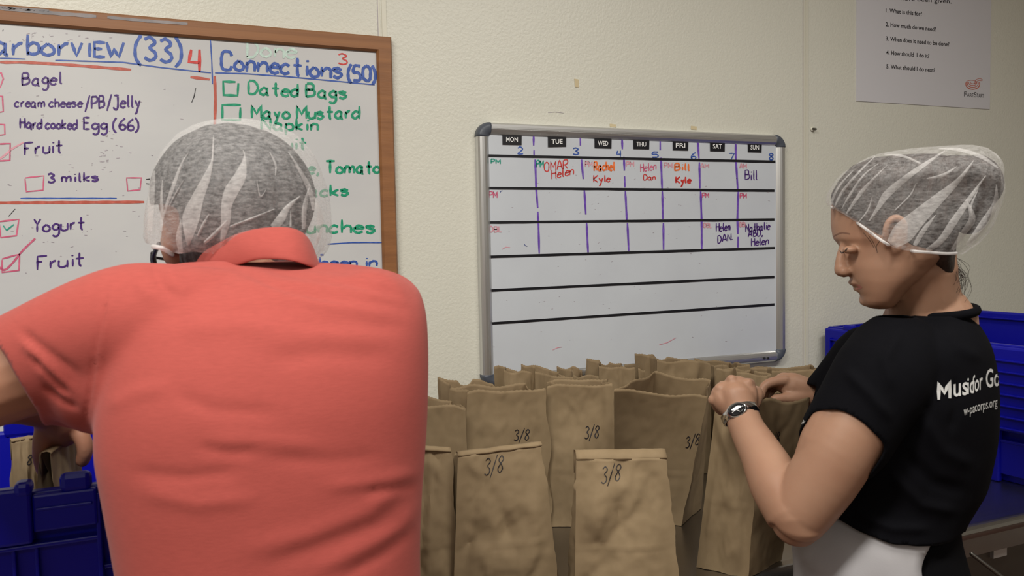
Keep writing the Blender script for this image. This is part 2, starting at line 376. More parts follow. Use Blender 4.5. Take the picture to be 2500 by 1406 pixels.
def printed(name, text, x0, y0, x1, y1, cap, mapper, m, parent, bold=.0, sub=0):
    cu = bpy.data.curves.new('t', 'FONT'); cu.body = text; cu.offset = bold; cu.resolution_u = 3
    o = bpy.data.objects.new('t', cu); COL.objects.link(o); dg = bpy.context.evaluated_depsgraph_get(); dg.update()
    me = bpy.data.meshes.new_from_object(o.evaluated_get(dg)); bpy.data.objects.remove(o)
    if sub:
        bm = bmesh.new(); bm.from_mesh(me); bmesh.ops.triangulate(bm, faces=bm.faces)
        for _ in range(sub): bmesh.ops.subdivide_edges(bm, edges=[e for e in bm.edges if e.calc_length() > .06], cuts=1)
        bmesh.ops.triangulate(bm, faces=bm.faces); bm.to_mesh(me); bm.free()
    xs = [v.co.x for v in me.vertices]; a, b = min(xs), max(xs)
    V = []; ok = []
    for v in me.vertices:
        u = (v.co.x-a)/(b-a); h = v.co.y/.73
        q = mapper(x0+(x1-x0)*u, y0+(y1-y0)*u-h*cap); ok.append(q is not None); V.append(q or Vector())
    Fs = [tuple(p.vertices) for p in me.polygons if all(ok[i] for i in p.vertices)]
    bpy.data.meshes.remove(me)
    V, Fs = compact(np.array([tuple(v) for v in V]), Fs) if Fs else ([], [])
    return mobj(name, V, Fs, m, parent)

# ------------------------------------------------------------------ left whiteboard (wooden frame)
TL, TR_ = W(500, 57), W(950, 95)
bx1 = W(958, 350).x; bx0 = -1.35; bz1 = W(950, 95).z; bz0 = .955
fwid = .0345; BT = .022
lb = empty('whiteboard', (bx1, YW, bz0), 'large brown wood-framed whiteboard covered in food lists, at the left', 'whiteboard')
s = Soup(); s.box(bx0+.02, bx1-.02, YW-.012, YW-.001, bz0+.02, bz1-.02); s.obj('writing_surface', M['boardl'], lb)
def frame_bar(a, b, horizontal, name, m, parent, wd, T, chamf=.004):
    """bar with bevelled edges and mitred ends: a,b outer corners (x,z); wd inward vector"""
    (x0, z0), (x1, z1) = a, b; S = Soup(); ix, iz = wd
    dx, dz = x1-x0, z1-z0; l = math.hypot(dx, dz); tx, tz = dx/l, dz/l; wlen = math.hypot(ix, iz); ux, uz = ix/wlen, iz/wlen
    prof = [(0, 0), (0, T*.75), (chamf, T), (wlen-chamf, T), (wlen, T*.75), (wlen, 0)]
    r = []
    for (ox, oz, sg) in ((x0, z0, 1), (x1, z1, -1)):
        r.append([Vector((ox+ux*p+tx*sg*p, YW-q, oz+uz*p+tz*sg*p)) for p, q in prof])
    S.add(r[0]+r[1], [(i, (i+1) % 6, 6+(i+1) % 6, 6+i) for i in range(6)]+[(0, 5, 4, 3, 2, 1), (6, 7, 8, 9, 10, 11)])
    return S.obj(name, m, parent)
frame_bar((bx0, bz1), (bx1, bz1), 1, 'frame_rail', M['woodh'], lb, (0, -fwid), BT)
frame_bar((bx1, bz1), (bx1, bz0), 0, 'frame_rail', M['wood'], lb, (-fwid, 0), BT)
frame_bar((bx0, bz0), (bx1, bz0), 1, 'frame_rail', M['woodh'], lb, (0, fwid), BT)
frame_bar((bx0, bz1), (bx0, bz0), 0, 'frame_rail', M['wood'], lb, (fwid, 0), BT)
mt = lambda x, y: W(x, y, BT+.0006)
s = Soup()
for (x0, y0, x1, y1, wd) in ((0, 20, 235, 40, 9), (262, 42, 458, 58, 7), (-40, 14, 120, 26, 7)): ribbon(s, [(x0, y0), ((x0+x1)/2, (y0+y1)/2+1), (x1, y1)], wd, mt, 12)
tag(s.obj('tape_residue', M['ducttape'], lb), 'grey tape residue along the top rail')
mL = lambda x, y: W(x, y, .0126)
def hw(items, m, wd, parent, mapper, nm='handwriting', join=False, **k):
    if not join and len(items) > 1:
        for it in items: hw([it], m, wd, parent, mapper, nm, **k)
        return
    s = Soup()
    for it in items:
        if isinstance(it[0], str): write(s, it[0], *it[1:6], wd, mapper, **k)
        else: ribbon(s, cr(it) if len(it) > 4 and nm != 'check_box' else it, wd, mapper, 14)
    clean(s); return s.obj(nm, M[m], parent)
hw([("Harbor", -62, 131, 166, 135, 50), ("v", 176, 137, 202, 138, 58), ("I", 214, 138, 220, 138, 34), ("E", 232, 139, 258, 140, 35), ("W", 262, 140, 304, 141, 36), ("(33)", 330, 146, 442, 152, 56)], 'blue', 8, lb, mL, join=True)
hw([("Connections", 541, 170, 835, 192, 43), ("(50)", 850, 195, 916, 199, 35)], 'blue', 7.5, lb, mL)
hw([[(0, 142), (62, 144)], [(135, 147), (300, 152), (395, 165), (515, 178)], [(514, 98), (517, 150), (519, 205)], [(525, 178), (600, 180), (700, 187), (915, 207)], [(50, 484), (285, 484)], [(800, 596), (860, 592), (937, 592)]], 'blue', 3.2, lb, mL, 'ruled_line')
hw([[(0, 152), (60, 152), (150, 157), (320, 170)], [(465, 188), (512, 194)], [(524, 185), (526, 240), (524, 330)], [(-40, 496), (0, 495), (180, 494), (352, 493)]], 'brick', 7, lb, mL, 'ruled_line')
hw([("4", 463, 175, 492, 177, 55)], 'red', 8, lb, mL)
hw([("3", 827, 156, 847, 157, 26)], 'red', 3.5, lb, mL)
hw([("Done", 602, 138, 722, 142, 40)], 'paleg', 6, lb, mL, 'faded_handwriting')
hw([("Dated Bags", 608, 229, 845, 241, 31), ("Mayo Mustard", 614, 289, 877, 290, 31), ("Napkin", 638, 317, 777, 318, 28), ("Fruit", 650, 364, 748, 363, 28), ("Cheese, Tomato", 650, 424, 928, 422, 29),
    ("Snacks", 700, 478, 850, 478, 27), ("Lunches", 720, 568, 913, 568, 32)], 'green', 6, lb, mL)
hw([[(575, 200), (545, 199), (546, 232), (580, 233), (582, 203)], [(588, 256), (543, 256), (543, 292), (586, 293), (587, 262)]], 'green', 6, lb, mL, 'check_box')
for (x0, y0, x1, y1, x2, y2, x3, y3) in ():
    pass
hw([("been in", 782, 650, 920, 650, 22)], 'blue', 5, lb, mL)
hw([[(782, 622), (790, 622)]], 'blue', 6, lb, mL)
for t in (("Bagel", 55, 208, 151, 206, 30), ("cream cheese", 37, 261, 200, 262, 22), ("/PB/Jelly", 208, 266, 341, 262, 30), ("Hard cooked", 50, 313, 187, 315, 24), ("Egg (66)", 205, 316, 338, 318, 28),
          ("Fruit", 60, 378, 153, 371, 30), ("3 milks", 118, 445, 240, 442, 22), ("Yogurt", 82, 565, 206, 560, 30), ("Fruit", 90, 658, 204, 648, 32)):
    hw([t], 'purple', 4.8 if t[0] != 'cream cheese' else 4.2, lb, mL)
hw([[(357, 438), (366, 437)], [(357, 448), (366, 449)]], 'ink', 3, lb, mL)
hw([[(62, 434), (107, 429), (105, 464), (64, 468), (61, 436)], [(308, 434), (345, 434), (342, 463), (312, 466), (309, 436)]], 'pink', 3.4, lb, mL, 'check_box')
hw([[(-10, 178), (3, 178), (8, 192), (0, 214)], [(-8, 234), (6, 235), (8, 272), (-6, 275)], [(-10, 303), (11, 304), (12, 328), (-8, 331)], [(-8, 352), (25, 350), (24, 391), (-8, 393)],
    [(-2, 541), (46, 535), (40, 575), (2, 580), (-2, 545)], [(5, 632), (48, 620), (46, 660), (5, 665), (5, 634)]], 'pink', 4, lb, mL, 'check_box')
hw([[(-5, 390), (8, 382), (28, 364), (58, 347)]], 'palepink', 5, lb, mL, 'check_mark')
hw([[(-4, 650), (10, 659), (28, 645), (55, 612), (86, 582)]], 'pink', 5, lb, mL, 'check_mark')
hw([[(8, 551), (16, 562), (34, 548)]], 'teal', 4.5, lb, mL, 'check_mark')
hw([[(21, 528), (37, 510)], [(468, 250), (474, 235), (478, 215)], [(6, 76), (8, 72)]], 'ink', 2.2, lb, mL, 'pen_mark')
hw([[(24, 1036), (37, 1035)], [(31, 1036), (30, 1046)]], 'pink', 4, lb, mL, 'pen_mark')
rs = random.Random(3)
s = Soup()
for _ in range(150):
    x, y = (rs.gauss(90, 90), rs.gauss(88, 10)) if _ < 45 else ((rs.gauss(255, 14), rs.gauss(365, 35)) if _ < 70 else (rs.uniform(0, 500), rs.uniform(200, 700)))
    if not (0 < x < 510 and y > 74): continue
    a = rs.uniform(-.3, .5); l = rs.uniform(1, 9)
    ribbon(s, [(x, y), (x+l*math.cos(a), y-l*math.sin(a)*.5)], rs.uniform(1, 2.4), mL)
s.obj('marker_specks', M['smear'], lb)['kind'] = 'stuff'

# ------------------------------------------------------------------ schedule whiteboard
def C3(x, y): return (1140+x/2.1975, 280+y/2.1975)
rx0, rx1 = W(1165, 600).x, W(1907.5, 600).x
rz1, rz0 = (W(1180, 300).z+W(1890, 331).z)/2, W(1890, 880).z
sb = empty('whiteboard', ((rx0+rx1)/2, YW, rz0), 'silver-framed whiteboard with taped weekly schedule and grey corners, behind the paper bags', 'whiteboard')
FWD = .030; T2 = .022
s = Soup(); s.box(rx0+.01, rx1-.01, YW-.013, YW-.003, rz0+.01, rz1-.01); s.obj('writing_surface', M['board'], sb)
CR = .034
def rail(name, p0, p1, inward, m):
    """rounded aluminium extrusion with a groove"""
    prof = [(0, 0), (0, .010), (.0015, .016), (.005, .0205), (.010, .0225), (.0145, .0225), (.0150, .0212), (.0160, .0212), (.0165, .0222), (.022, .0205), (.027, .0165), (FWD, .013), (FWD, 0)]
    S = Soup(); n = len(prof); r = []
    for p in (p0, p1): r.append([Vector((p[0]+inward[0]*a, YW-b, p[1]+inward[1]*a)) for a, b in prof])
    S.add(r[0]+r[1], [(i, (i+1) % n, n+(i+1) % n, n+i) for i in range(n)]+[tuple(range(n))[::-1], tuple(range(n, 2*n))]); return S.obj(name, m, sb)
rail('frame_rail', (rx0+CR, rz1), (rx1-CR, rz1), (0, -1), M['alu']); rail('frame_rail', (rx0+CR, rz0), (rx1-CR, rz0), (0, 1), M['alu'])
rail('frame_rail', (rx0, rz0+CR), (rx0, rz1-CR), (1, 0), M['alu']); rail('frame_rail', (rx1, rz0+CR), (rx1, rz1-CR), (-1, 0), M['alu'])
for sx, sz in ((1, 1), (1, -1), (-1, 1), (-1, -1)):
    cx = rx1-CR if sx > 0 else rx0+CR; cz = rz1-CR if sz > 0 else rz0+CR
    prof = [(0, 0), (0, .011), (.0015, .0175), (.005, .0222), (.010, .0242), (.022, .022), (.0275, .0175), (FWD+.001, .0135), (FWD+.001, 0)]; n = len(prof); rings = []
    for k in range(9):
        a = math.pi/2*k/8
        rings.append([Vector((cx+sx*math.cos(a)*(CR+.0008-p), YW-q, cz+sz*math.sin(a)*(CR+.0008-p))) for p, q in prof])
    S = Soup(); S.loft(rings); tag(S.obj('frame_corner', M['plast'], sb, True), 'dark grey plastic corner')
mS = lambda x, y: W(x, y, .0136); mS2 = lambda x, y: W(x, y, .0142); mS3 = lambda x, y: W(x, y, .0150)
for a, b in (((113, 219), (1655, 252)), ((113, 393), (1650, 407)), ((116, 578), (1650, 562)), ((120, 762), (1652, 715)), ((125, 943), (1650, 870)), ((126, 1120), (1650, 1018))):
    A, B = C3(*a), C3(*b); s = Soup(); n = 24; h = 3.0
    lo = [mS2(A[0]+(B[0]-A[0])*k/n, A[1]+(B[1]-A[1])*k/n+h+rs.uniform(-.4, .4)) for k in range(n+1)]; hi = [mS2(A[0]+(B[0]-A[0])*k/n, A[1]+(B[1]-A[1])*k/n-h) for k in range(n+1)]
    s.add(lo+hi, [(k, k+1, n+2+k, n+1+k) for k in range(n)]); s.obj('tape_line', M['black'], sb)
for segs in ([[(358, 102), (358, 165)], [(360, 190), (360, 232)], [(366, 240), (372, 400), (380, 500)], [(380, 520), (384, 590), (388, 745)]],
             [[(608, 112), (609, 165)], [(615, 240), (624, 345)], [(630, 405), (638, 535)], [(642, 580), (650, 738)]],
             [[(832, 122), (834, 185)], [(842, 225), (845, 300)], [(846, 330), (848, 390)], [(850, 410), (858, 570)], [(861, 580), (868, 730)]],
             [[(1037, 130), (1037, 190)], [(1041, 230), (1047, 395)], [(1048, 410), (1051, 560)], [(1054, 580), (1055, 725)]],
             [[(1238, 138), (1245, 235)], [(1247, 255), (1250, 395)], [(1254, 410), (1259, 560), (1260, 720)]],
             [[(1442, 145), (1443, 240), (1453, 400)], [(1456, 410), (1451, 560), (1454, 640)], [(1455, 655), (1454, 712)]]):
    hw([[C3(*p) for p in sg] for sg in segs], 'violet', 4.8, sb, mS, 'marker_line')
for txt, (x0, y0), (x1, y1), tl in (("MON", (190, 102), (294, 160), 2), ("TUE", (434, 114), (533, 173), -2), ("WED", (684, 125), (776, 178), 3), ("THU", (892, 132), (979, 183), 2), ("FRI", (1104, 137), (1188, 190), 2), ("SAT", (1304, 143), (1384, 195), 2), ("SUN", (1507, 150), (1582, 200), 2)):
    q = [C3(x0, y0), C3(x1, y0+tl), C3(x1-1, y1+tl), C3(x0+1, y1)]; s = Soup()
    v = [W(a, b, .0150) for a, b in q]+[W(a, b, .0131) for a, b in q]
    s.add(v, [(0, 1, 2, 3), (7, 6, 5, 4), (0, 4, 5, 1), (1, 5, 6, 2), (2, 6, 7, 3), (3, 7, 4, 0)]); dl = s.obj('day_label', M['black'], sb)
    w_ = x1-x0; a = C3(x0+w_*.2, y1-(y1-y0)*.28+tl*.2); b = C3(x1-w_*.2, y1-(y1-y0)*.28+tl*.8)
    o = printed('lettering', txt, a[0], a[1], b[0], b[1], 11.5, lambda x, y: W(x, y, .0153), M['white'], dl, bold=.012)
for t, x0, x1, y0, y1, c, wd, rise in (("2", 275, 303, 170, 208, 'blue', 3, 0), ("3", 572, 600, 178, 214, 'blue', 3, 0), ("4", 804, 827, 192, 226, 'blue', 3, 0), ("5", 992, 1024, 200, 227, 'blue', 3, 0), ("6", 1202, 1225, 202, 238, 'blue', 3, 0), ("7", 1407, 1436, 206, 240, 'blue', 3, 0), ("8", 1622, 1642, 206, 242, 'blue', 3, 0),
    ("PM", 130, 178, 238, 262, 'teal', 3, -2), ("PM", 374, 410, 246, 282, 'teal', 3, 0), ("OMAR", 418, 540, 255, 303, 'red', 2.6, 14), ("Helen", 455, 572, 296, 345, 'red', 2.6, 24), ("PM", 635, 672, 250, 280, 'palepink', 2.6, 0), ("Rachel", 682, 792, 252, 300, 'orange', 4, 0), ("Kyle", 680, 768, 325, 362, 'red', 3.2, 2),
    ("PM", 856, 895, 252, 279, 'palepink', 2.6, 0), ("Helen", 932, 1014, 265, 308, 'pink', 2.4, 14), ("Dan", 948, 1011, 322, 350, 'red', 2.4, 2), ("PM", 1058, 1100, 258, 286, 'palepink', 2.6, 0), ("Bill", 1117, 1195, 262, 300, 'orange', 4, 0), ("Kyle", 1122, 1200, 332, 366, 'red', 4, 0),
    ("AM", 1254, 1297, 262, 286, 'palepink', 2.6, 0), ("AM", 1463, 1500, 262, 287, 'palepink', 2.6, 0), ("Bill", 1494, 1558, 298, 350, 'purple', 2.6, 0), ("PM", 121, 162, 412, 445, 'pink', 2.6, 0), ("PM", 1263, 1297, 420, 446, 'pink', 2.6, 0), ("PM", 1466, 1500, 422, 448, 'pink', 2.6, 0),
    ("DBL", 120, 187, 600, 630, 'palepink', 2.8, 0), ("DBL", 1270, 1312, 582, 605, 'palepink', 2.6, 0), ("DBL", 1464, 1500, 577, 602, 'palepink', 2.6, 0), ("Helen", 1338, 1412, 583, 628, 'purple', 2.8, 10), ("DAN.", 1346, 1424, 650, 688, 'purple', 2.8, 16),
    ("Nathalie", 1497, 1625, 588, 630, 'purple', 2.8, 16), ("ABD,", 1510, 1585, 622, 656, 'purple', 2.8, 6), ("Helen", 1526, 1617, 664, 706, 'purple', 2.8, 10)):
    a = C3(x0, y1); b = C3(x1, y1-rise)
    hw([(t, a[0], a[1], b[0], b[1], (y1-y0)/2.1975)], c, wd, sb, mS)
s = Soup()
for _ in range(90):
    x, y = C3(rs.uniform(120, 1640), rs.choice([rs.uniform(240, 720), rs.uniform(240, 720), rs.uniform(720, 1250)])); a = rs.uniform(-.4, .8); l = rs.uniform(.8, 4.5)
    ribbon(s, [(x, y), (x+l*math.cos(a), y-l*math.sin(a))], rs.uniform(.8, 1.8), mS)
s.obj('marker_specks', M['smear'], sb)['kind'] = 'stuff'
hw([[C3(188, 722), C3(208, 710), C3(232, 712)], [C3(1030, 1235), C3(1075, 1222), C3(1122, 1196)], [C3(460, 1262), C3(485, 1250), C3(510, 1246)]], 'palepink', 2, sb, mS, 'pen_mark')
hw([[C3(308, 694), C3(314, 703), C3(324, 706)], [C3(178, 418), C3(182, 410), C3(192, 408)]], 'navy', 1.6, sb, mS, 'pen_mark')
s = Soup()
for x in (1866, 1875): c = W(x, 874, T2+.002); s.ell(c, .004, .003, .004, (Vector((1, 0, 0)), Vector((0, 1, 0)), Z), 10, 6)
s.obj('frame_screw', M['black'], sb)

# ------------------------------------------------------------------ poster
x0, x1 = W(2089.5, 150).x, W(2416.5, 150).x; zl, zr = W(2092, 247).z, W(2415, 267).z; zt = zl+.42
po = empty('poster', ((x0+x1)/2, YW, zl), 'white laminated sheet of five printed questions, high on the wall at the right', 'poster')
s = Soup(); v = [Vector((a, YW-q, b)) for q in (.0022, .0004) for a, b in ((x0, zl), (x1, zr), (x1, zt), (x0, zt))]
s.add(v, [(0, 1, 2, 3), (7, 6, 5, 4), (0, 4, 5, 1), (1, 5, 6, 2), (2, 6, 7, 3), (3, 7, 4, 0)]); s.obj('sheet', M['poster'], po)
mP = lambda x, y: W(x, y, .0026)
for t in (("1. What is this for?", 2162.5, 29.8, 2251, 39), ("2. How much do we need?", 2162.5, 64, 2285, 76.5), ("3. When does it need to be done?", 2163, 98.6, 2317.6, 113), ("4. How should  I do it?", 2163.7, 132.7, 2268.7, 141.5), ("5. What should I do next?", 2164, 166.5, 2283, 176.3)):
    printed('printed_line', t[0], *t[1:], 10.5, mP, M['ink'], po, bold=.018)
printed('printed_line', "have been given.", 2200, 0, 2323, 8.5, 12, mP, M['ink'], po, bold=.005)
printed('printed_line', "F", 2354, 235.5, 2360, 236, 13, mP, M['ink'], po); printed('printed_line', "ARE", 2361, 236, 2377, 237, 9.5, mP, M['ink'], po)
printed('printed_line', "S", 2378, 237, 2384, 237.4, 13, mP, M['ink'], po); printed('printed_line', "TART", 2384.5, 237.5, 2402, 238.6, 9.5, mP, M['ink'], po)
s = Soup()
for k, (rx, ry, cy, w_) in enumerate(((17, 13, 205, 2.2), (13.5, 9.5, 203.5, 1.6), (10, 6.5, 202, 1.4), (6, 3.6, 200.6, 1.2))):
    ribbon(s, [(2375+rx*math.cos(a), cy+ry*math.sin(a)) for a in [math.radians(-20+220*i/24) for i in range(25)]], w_, mP)
ribbon(s, cr([(2359, 199), (2368, 196), (2380, 197), (2384, 202), (2377, 204)]), 1.1, mP); ribbon(s, cr([(2379, 201), (2384, 194), (2392, 192), (2398, 194), (2397, 197), (2390, 196.5), (2384, 199)]), 1.1, mP)
s.obj('printed_emblem', M['paperR'], po)

# ------------------------------------------------------------------ small things on the wall
for i, (q, lab) in enumerate((([(1402, 192), (1413, 194), (1413, 213), (1404, 212)], 'torn bit of yellow tape alone on the wall, far above the schedule board'),
        ([(1489, 302), (1504, 304), (1504, 311), (1489, 309)], 'small yellow tape scrap over the WED column of the schedule board'),
        ([(1687, 307), (1701, 309), (1701, 317), (1687, 316)], 'small yellow tape scrap over the FRI column of the schedule board'))):
    s = Soup(); v = [W(a, b, .0012) for a, b in q]+[W(a, b, .0001) for a, b in q]; s.add(v, [(0, 1, 2, 3), (7, 6, 5, 4), (0, 4, 5, 1), (1, 5, 6, 2), (2, 6, 7, 3), (3, 7, 4, 0)])
    tag(s.obj('tape_scrap', M['tag']), lab, 'tape', 'tape scraps on the wall')
t = empty('wall_anchor', W(1983, 315), 'small dark screw in a plug, right of the schedule board', 'screw')
c = W(1983, 315); A3 = (Vector((1, 0, 0)), Vector((0, 1, 0)), Z)
s = Soup(); s.ell(c+Vector((0, -.002, 0)), .009, .003, .008, A3, 14, 6); s.obj('plug', M['seam'], t, True)
s = Soup(); s.tube([c+Vector((-.002, -.001, .001)), c+Vector((.001, -.012, -.002))], [.0028, .0035], n=8); s.box(c.x-.006, c.x+.004, YW-.009, YW-.006, c.z-.001, c.z+.001); s.obj('screw', M['darksteel'], t)
s = Soup(); mw = lambda x, y: W(x, y, .0008)
ribbon(s, [(1338, 275), (1355, 273), (1376, 276)], 1.2, mw); tag(s.obj('pencil_line', M['smear']), 'faint short pencil line on the wall above the schedule board', 'mark')

# ------------------------------------------------------------------ table
YF = YW-.70
tb = empty('work_table', (1.0, (YF+YW)/2, 0), 'long stainless steel work table with rolled front edge, under the bags and totes', 'table')
tx0, tx1 = -1.9, 3.1
s = Soup(); s.box(tx0, tx1, YF+.012, YW-.004, TT-.028, TT); s.obj('table_top', M['steel'], tb)
s = Soup(); prof = []
for a in range(-90, 181, 18): prof.append((YF+.014+.014*math.cos(math.radians(a))*-1, TT-.0135+.0155*math.sin(math.radians(a))*1))
prof = [(YF+.03, TT+.0005)]+[(YF+.016-.016*math.cos(math.radians(a)), TT-.013+.0145*math.sin(math.radians(a))) for a in range(80, -50, -13)]+[(YF+.006, TT-.026), (YF+.006, TT-.062), (YF+.014, TT-.064), (YF+.03, TT-.05)]
s.loft([[Vector((x, y, z)) for y, z in prof] for x in (tx0, tx1)]); s.obj('rolled_edge', M['steel'], tb, False)
s = Soup(); s.box(tx0+.05, tx1-.05, YF+.06, YW-.04, .24, .27); s.obj('under_shelf', M['darksteel'], tb)
for x in (tx0+.08, -.35, 1.0, 2.0, tx1-.08):
    for y in (YF+.09, YW-.08):
        s = Soup(); s.tube([Vector((x, y, .003)), Vector((x, y, TT-.03))], [.02, .02], n=14, sub=1, cap=False); s.obj('leg', M['steel'], tb, True)
dx = HZ(2440, 1330, TT).x
s = Soup(); s.box(dx-.32, dx+.35, YF+.02, YF+.5, TT-.22, TT-.035); dr = s.obj('drawer_housing', M['darksteel'], tb)
c = P(2487, 1362, 1.60)
s = Soup(); s.box(c.x-.02, c.x+.02, YF+.012, YF+.02, c.z-.012, c.z+.010); s.obj('latch', M['alu'], dr)
s = Soup(); a, b = P(2372, 1352, 1.52), P(2500, 1450, 1.50); s.tube([a, b], [.004, .004], n=10, sub=1); s.obj('cross_brace', M['darksteel'], tb, True)
# ------------------------------------------------------------------ paper bags
def bag(top, base, label, seed, mode='open', gus=.02, notch=None, write38=None, amp=1.0, lip=None, group='brown paper lunch bags', z0=None):
    """top: 4 world points FL, FR, BR, BL ; base: same order on the table"""
    rnd = random.Random(seed); c = sum(base, Vector())/4
    e = empty('paper_bag', (c.x, c.y, z0 if z0 is not None else TT), label, 'paper bag', group)
    nv = 50; sides = []
    cen = sum(top, Vector())/4
    VV = []; nper = []
    for sidx in range(4):
        nu = 34 if sidx in (0, 2) else 20
        A, B = top[sidx], top[(sidx+1) % 4]; a, b = base[sidx], base[(sidx+1) % 4]
        d = (b-a); nrm = Vector((d.y, -d.x, 0)).normalized()
        if nrm.dot((a+b)/2-c) < 0: nrm = -nrm
        cre = []
        for _ in range(9):
            ang = rnd.uniform(0, math.pi); cre.append((rnd.uniform(.1, .9), rnd.uniform(.1, .9), math.cos(ang), math.sin(ang), rnd.uniform(-.0062, .0070)*amp, rnd.uniform(.08, .34), rnd.uniform(.2, .6)))
        for _ in range(14):
            ang = rnd.uniform(0, math.pi); cre.append((rnd.uniform(.05, .95), rnd.uniform(.05, .95), math.cos(ang), math.sin(ang), rnd.choice((-1, 1))*rnd.uniform(.0006, .0019)*amp, rnd.uniform(.035, .09), rnd.uniform(.12, .4)))
        grid = []
        for j in range(nv+1):
            v = j/nv; row = []
            for i in range(nu):
                u = i/nu; p = (a.lerp(b, u)).lerp(A.lerp(B, u), v)
                ed = min(1, 6*min(u, 1-u)); q = 0
                for (cu, cv, ca, sa, am, wd, ln) in cre:
                    s_ = (u-cu)*ca+(v-cv)*sa; t_ = -(u-cu)*sa+(v-cv)*ca
                    q += am*max(0, 1-abs(s_)/wd)*max(0, 1-(t_/ln)**2)
                q += .0022*amp*noise.noise(Vector((u*3+seed, v*5, sidx*7.1)))+.0009*amp*noise.noise(Vector((u*12+seed, v*18, sidx*3.3)))
                if sidx in (1, 3):
                    if mode == 'open': q -= gus*(1-abs(2*u-1))*v**1.3
                    else: q -= .045*(1-abs(2*u-1))*min(1, v*1.25)**1.5
                else:
                    bul = (.008 if mode == 'open' else .016)*math.sin(math.pi*min(1, v*1.1))*math.sin(math.pi*u)*(1-v*.7)
                    q += bul+.0012*max(0, 1-abs(v-.40)/.02)            # bottom-fold crease
                p = p + nrm*(q*(.25+.75*ed) if sidx in (0, 2) else q)
                if j == nv and mode == 'open': p = p + Vector((0, 0, .0005*((i % 2)*2-1)))
                if notch and sidx in notch and j >= nv-2:
                    k = 1-((u-.5)/.13)**2
                    if k > 0: p = p - Vector((0, 0, .012*math.sqrt(k)*(j-nv+3)/3))
                wob = .010*noise.noise(Vector((u*2.3+seed*1.3, 4.4, sidx)))*v*min(1, ed*1.0)*(1 if mode == 'open' else .2)
                p = p + Vector((0, 0, wob))
                row.append(p)
            grid.append(row)
        nper.append(nu)
        for j in range(nv+1):
            if len(VV) <= j: VV.append([])
            VV[j] += grid[j]
    n = sum(nper); V = [p for r in VV for p in r]; Fs = []
    for j in range(nv):
        for i in range(n): k = (i+1) % n; Fs.append((j*n+i, j*n+k, (j+1)*n+k, (j+1)*n+i))
    Fs.append(tuple(range(n))[::-1])
    if mode == 'closed': pass
    o = mobj('bag_body', V, Fs, M['kraft'], e, True)
    o.data.set_sharp_from_angle(angle=.6)
    so = o.modifiers.new('thickness', 'SOLIDIFY'); so.thickness = .0005; so.offset = -1
    if mode == 'closed':
        # rolled-over lip along the top
        FL, FR, BR, BL = top; s = Soup(); nn = 18; L = lip or (.018, -.016, .004)
        dirv = ((BL-FL)+(BR-FR)).normalized(); rows = []
        for (dd, dz) in ((-.0012, -.002), (-.0008, .0012), (L[0]*.35, L[2]), (L[0], L[2]*.6), (L[0]+.003, -.006), (L[0]+.001, L[1]-.022)):
            rows.append([FL.lerp(FR, k/nn)+dirv*dd+Vector((0, 0, dz+.0015*noise.noise(Vector((k*.4, seed, dd*90)))))+dirv*.001*noise.noise(Vector((k*.5, seed+3, dz*50))) for k in range(nn+1)])
        V2 = [p for r in rows for p in r]; F2 = [(j*(nn+1)+k, j*(nn+1)+k+1, (j+1)*(nn+1)+k+1, (j+1)*(nn+1)+k) for j in range(len(rows)-1) for k in range(nn)]
        q = mobj('folded_top', V2, F2, M['kraft'], e, True); so = q.modifiers.new('thickness', 'SOLIDIFY'); so.thickness = .0008
    if write38:
        tree = bvh(V, Fs[:-1]); s = Soup(); mp = lambda x, y: hit(tree, x, y, .0009)
        for (t, x0, y0, x1, y1, cap) in write38:
            write(s, t, x0, y0, x1, y1, cap, 2.2, mp, jit=.2, slant=.18)
        clean(s); s.obj('handwriting', M['ink'], e)
    return e
def below(p, dx=0, dy=0): return Vector((p.x+dx, p.y+dy, TT+.0008))
def rect_bag(xl, yl, xr, yr, zl, zr, depth, dh, label, seed, bdep=.085, grow=.0, bshift=(0, 0), **k):
    """bag from the front top edge in the photo (two pixels + depths)"""
    FL, FR = P(xl, yl, zl), P(xr, yr, zr); d = FR-FL; d.z = 0; nn = Vector((-d.y, d.x, 0)).normalized(); dn = d.normalized()
    BR = FR+nn*depth+Z*dh[1]; BL = FL+nn*depth+Z*dh[0]; sh = Vector((bshift[0], bshift[1], 0))
    o = (depth-bdep)/2
    base = [below(FL+nn*o-dn*grow+sh), below(FR+nn*o+dn*grow+sh), below(FR+nn*(o+bdep)+dn*grow+sh), below(FL+nn*(o+bdep)-dn*grow+sh)]
    return bag([FL, FR, BR, BL], base, label, seed, **k)
# against the wall
rect_bag(1101, 948, 1236, 962, 1.64, 1.69, .085, (.012, .010), 'open brown paper bag with a thumb notch, last at the left near the wall', 3, notch=(2,), gus=.012)
rect_bag(1230, 902, 1304, 911, 1.80, 1.83, .060, (-.002, -.002), 'brown paper bag at the lower left of the schedule board, top nearly flat', 5)
rect_bag(1306, 907, 1402, 920, 1.78, 1.82, .075, (.008, .0), 'brown paper bag behind the centre 3/8 bag, under the MON and TUE columns', 7)
rect_bag(1400, 915, 1462, 919, 1.86, 1.89, .080, (.010, .004), 'narrow brown paper bag just left of the double-rimmed tall one', 9)
rect_bag(1462, 893, 1551, 897, 1.90, 1.93, .075, (.008, .0), 'tall brown paper bag with a thumb notch, under the THU column', 11, gus=.022, notch=(2,))
rect_bag(1558, 899, 1606, 899, 1.95, 1.97, .070, (.0, .0), 'narrow brown paper bag squeezed between two taller ones at the wall', 13)
rect_bag(1604, 878, 1736, 888, 1.90, 1.97, .095, (.004, .0), 'tallest brown paper bag, notched rim, centred under the schedule board', 15, notch=(2,), gus=.014)
rect_bag(1744, 893, 1832, 890, 2.02, 2.07, .080, (.010, -.004), 'wide-open brown paper bag at the lower right corner of the schedule board', 17, gus=.01, notch=(0,))
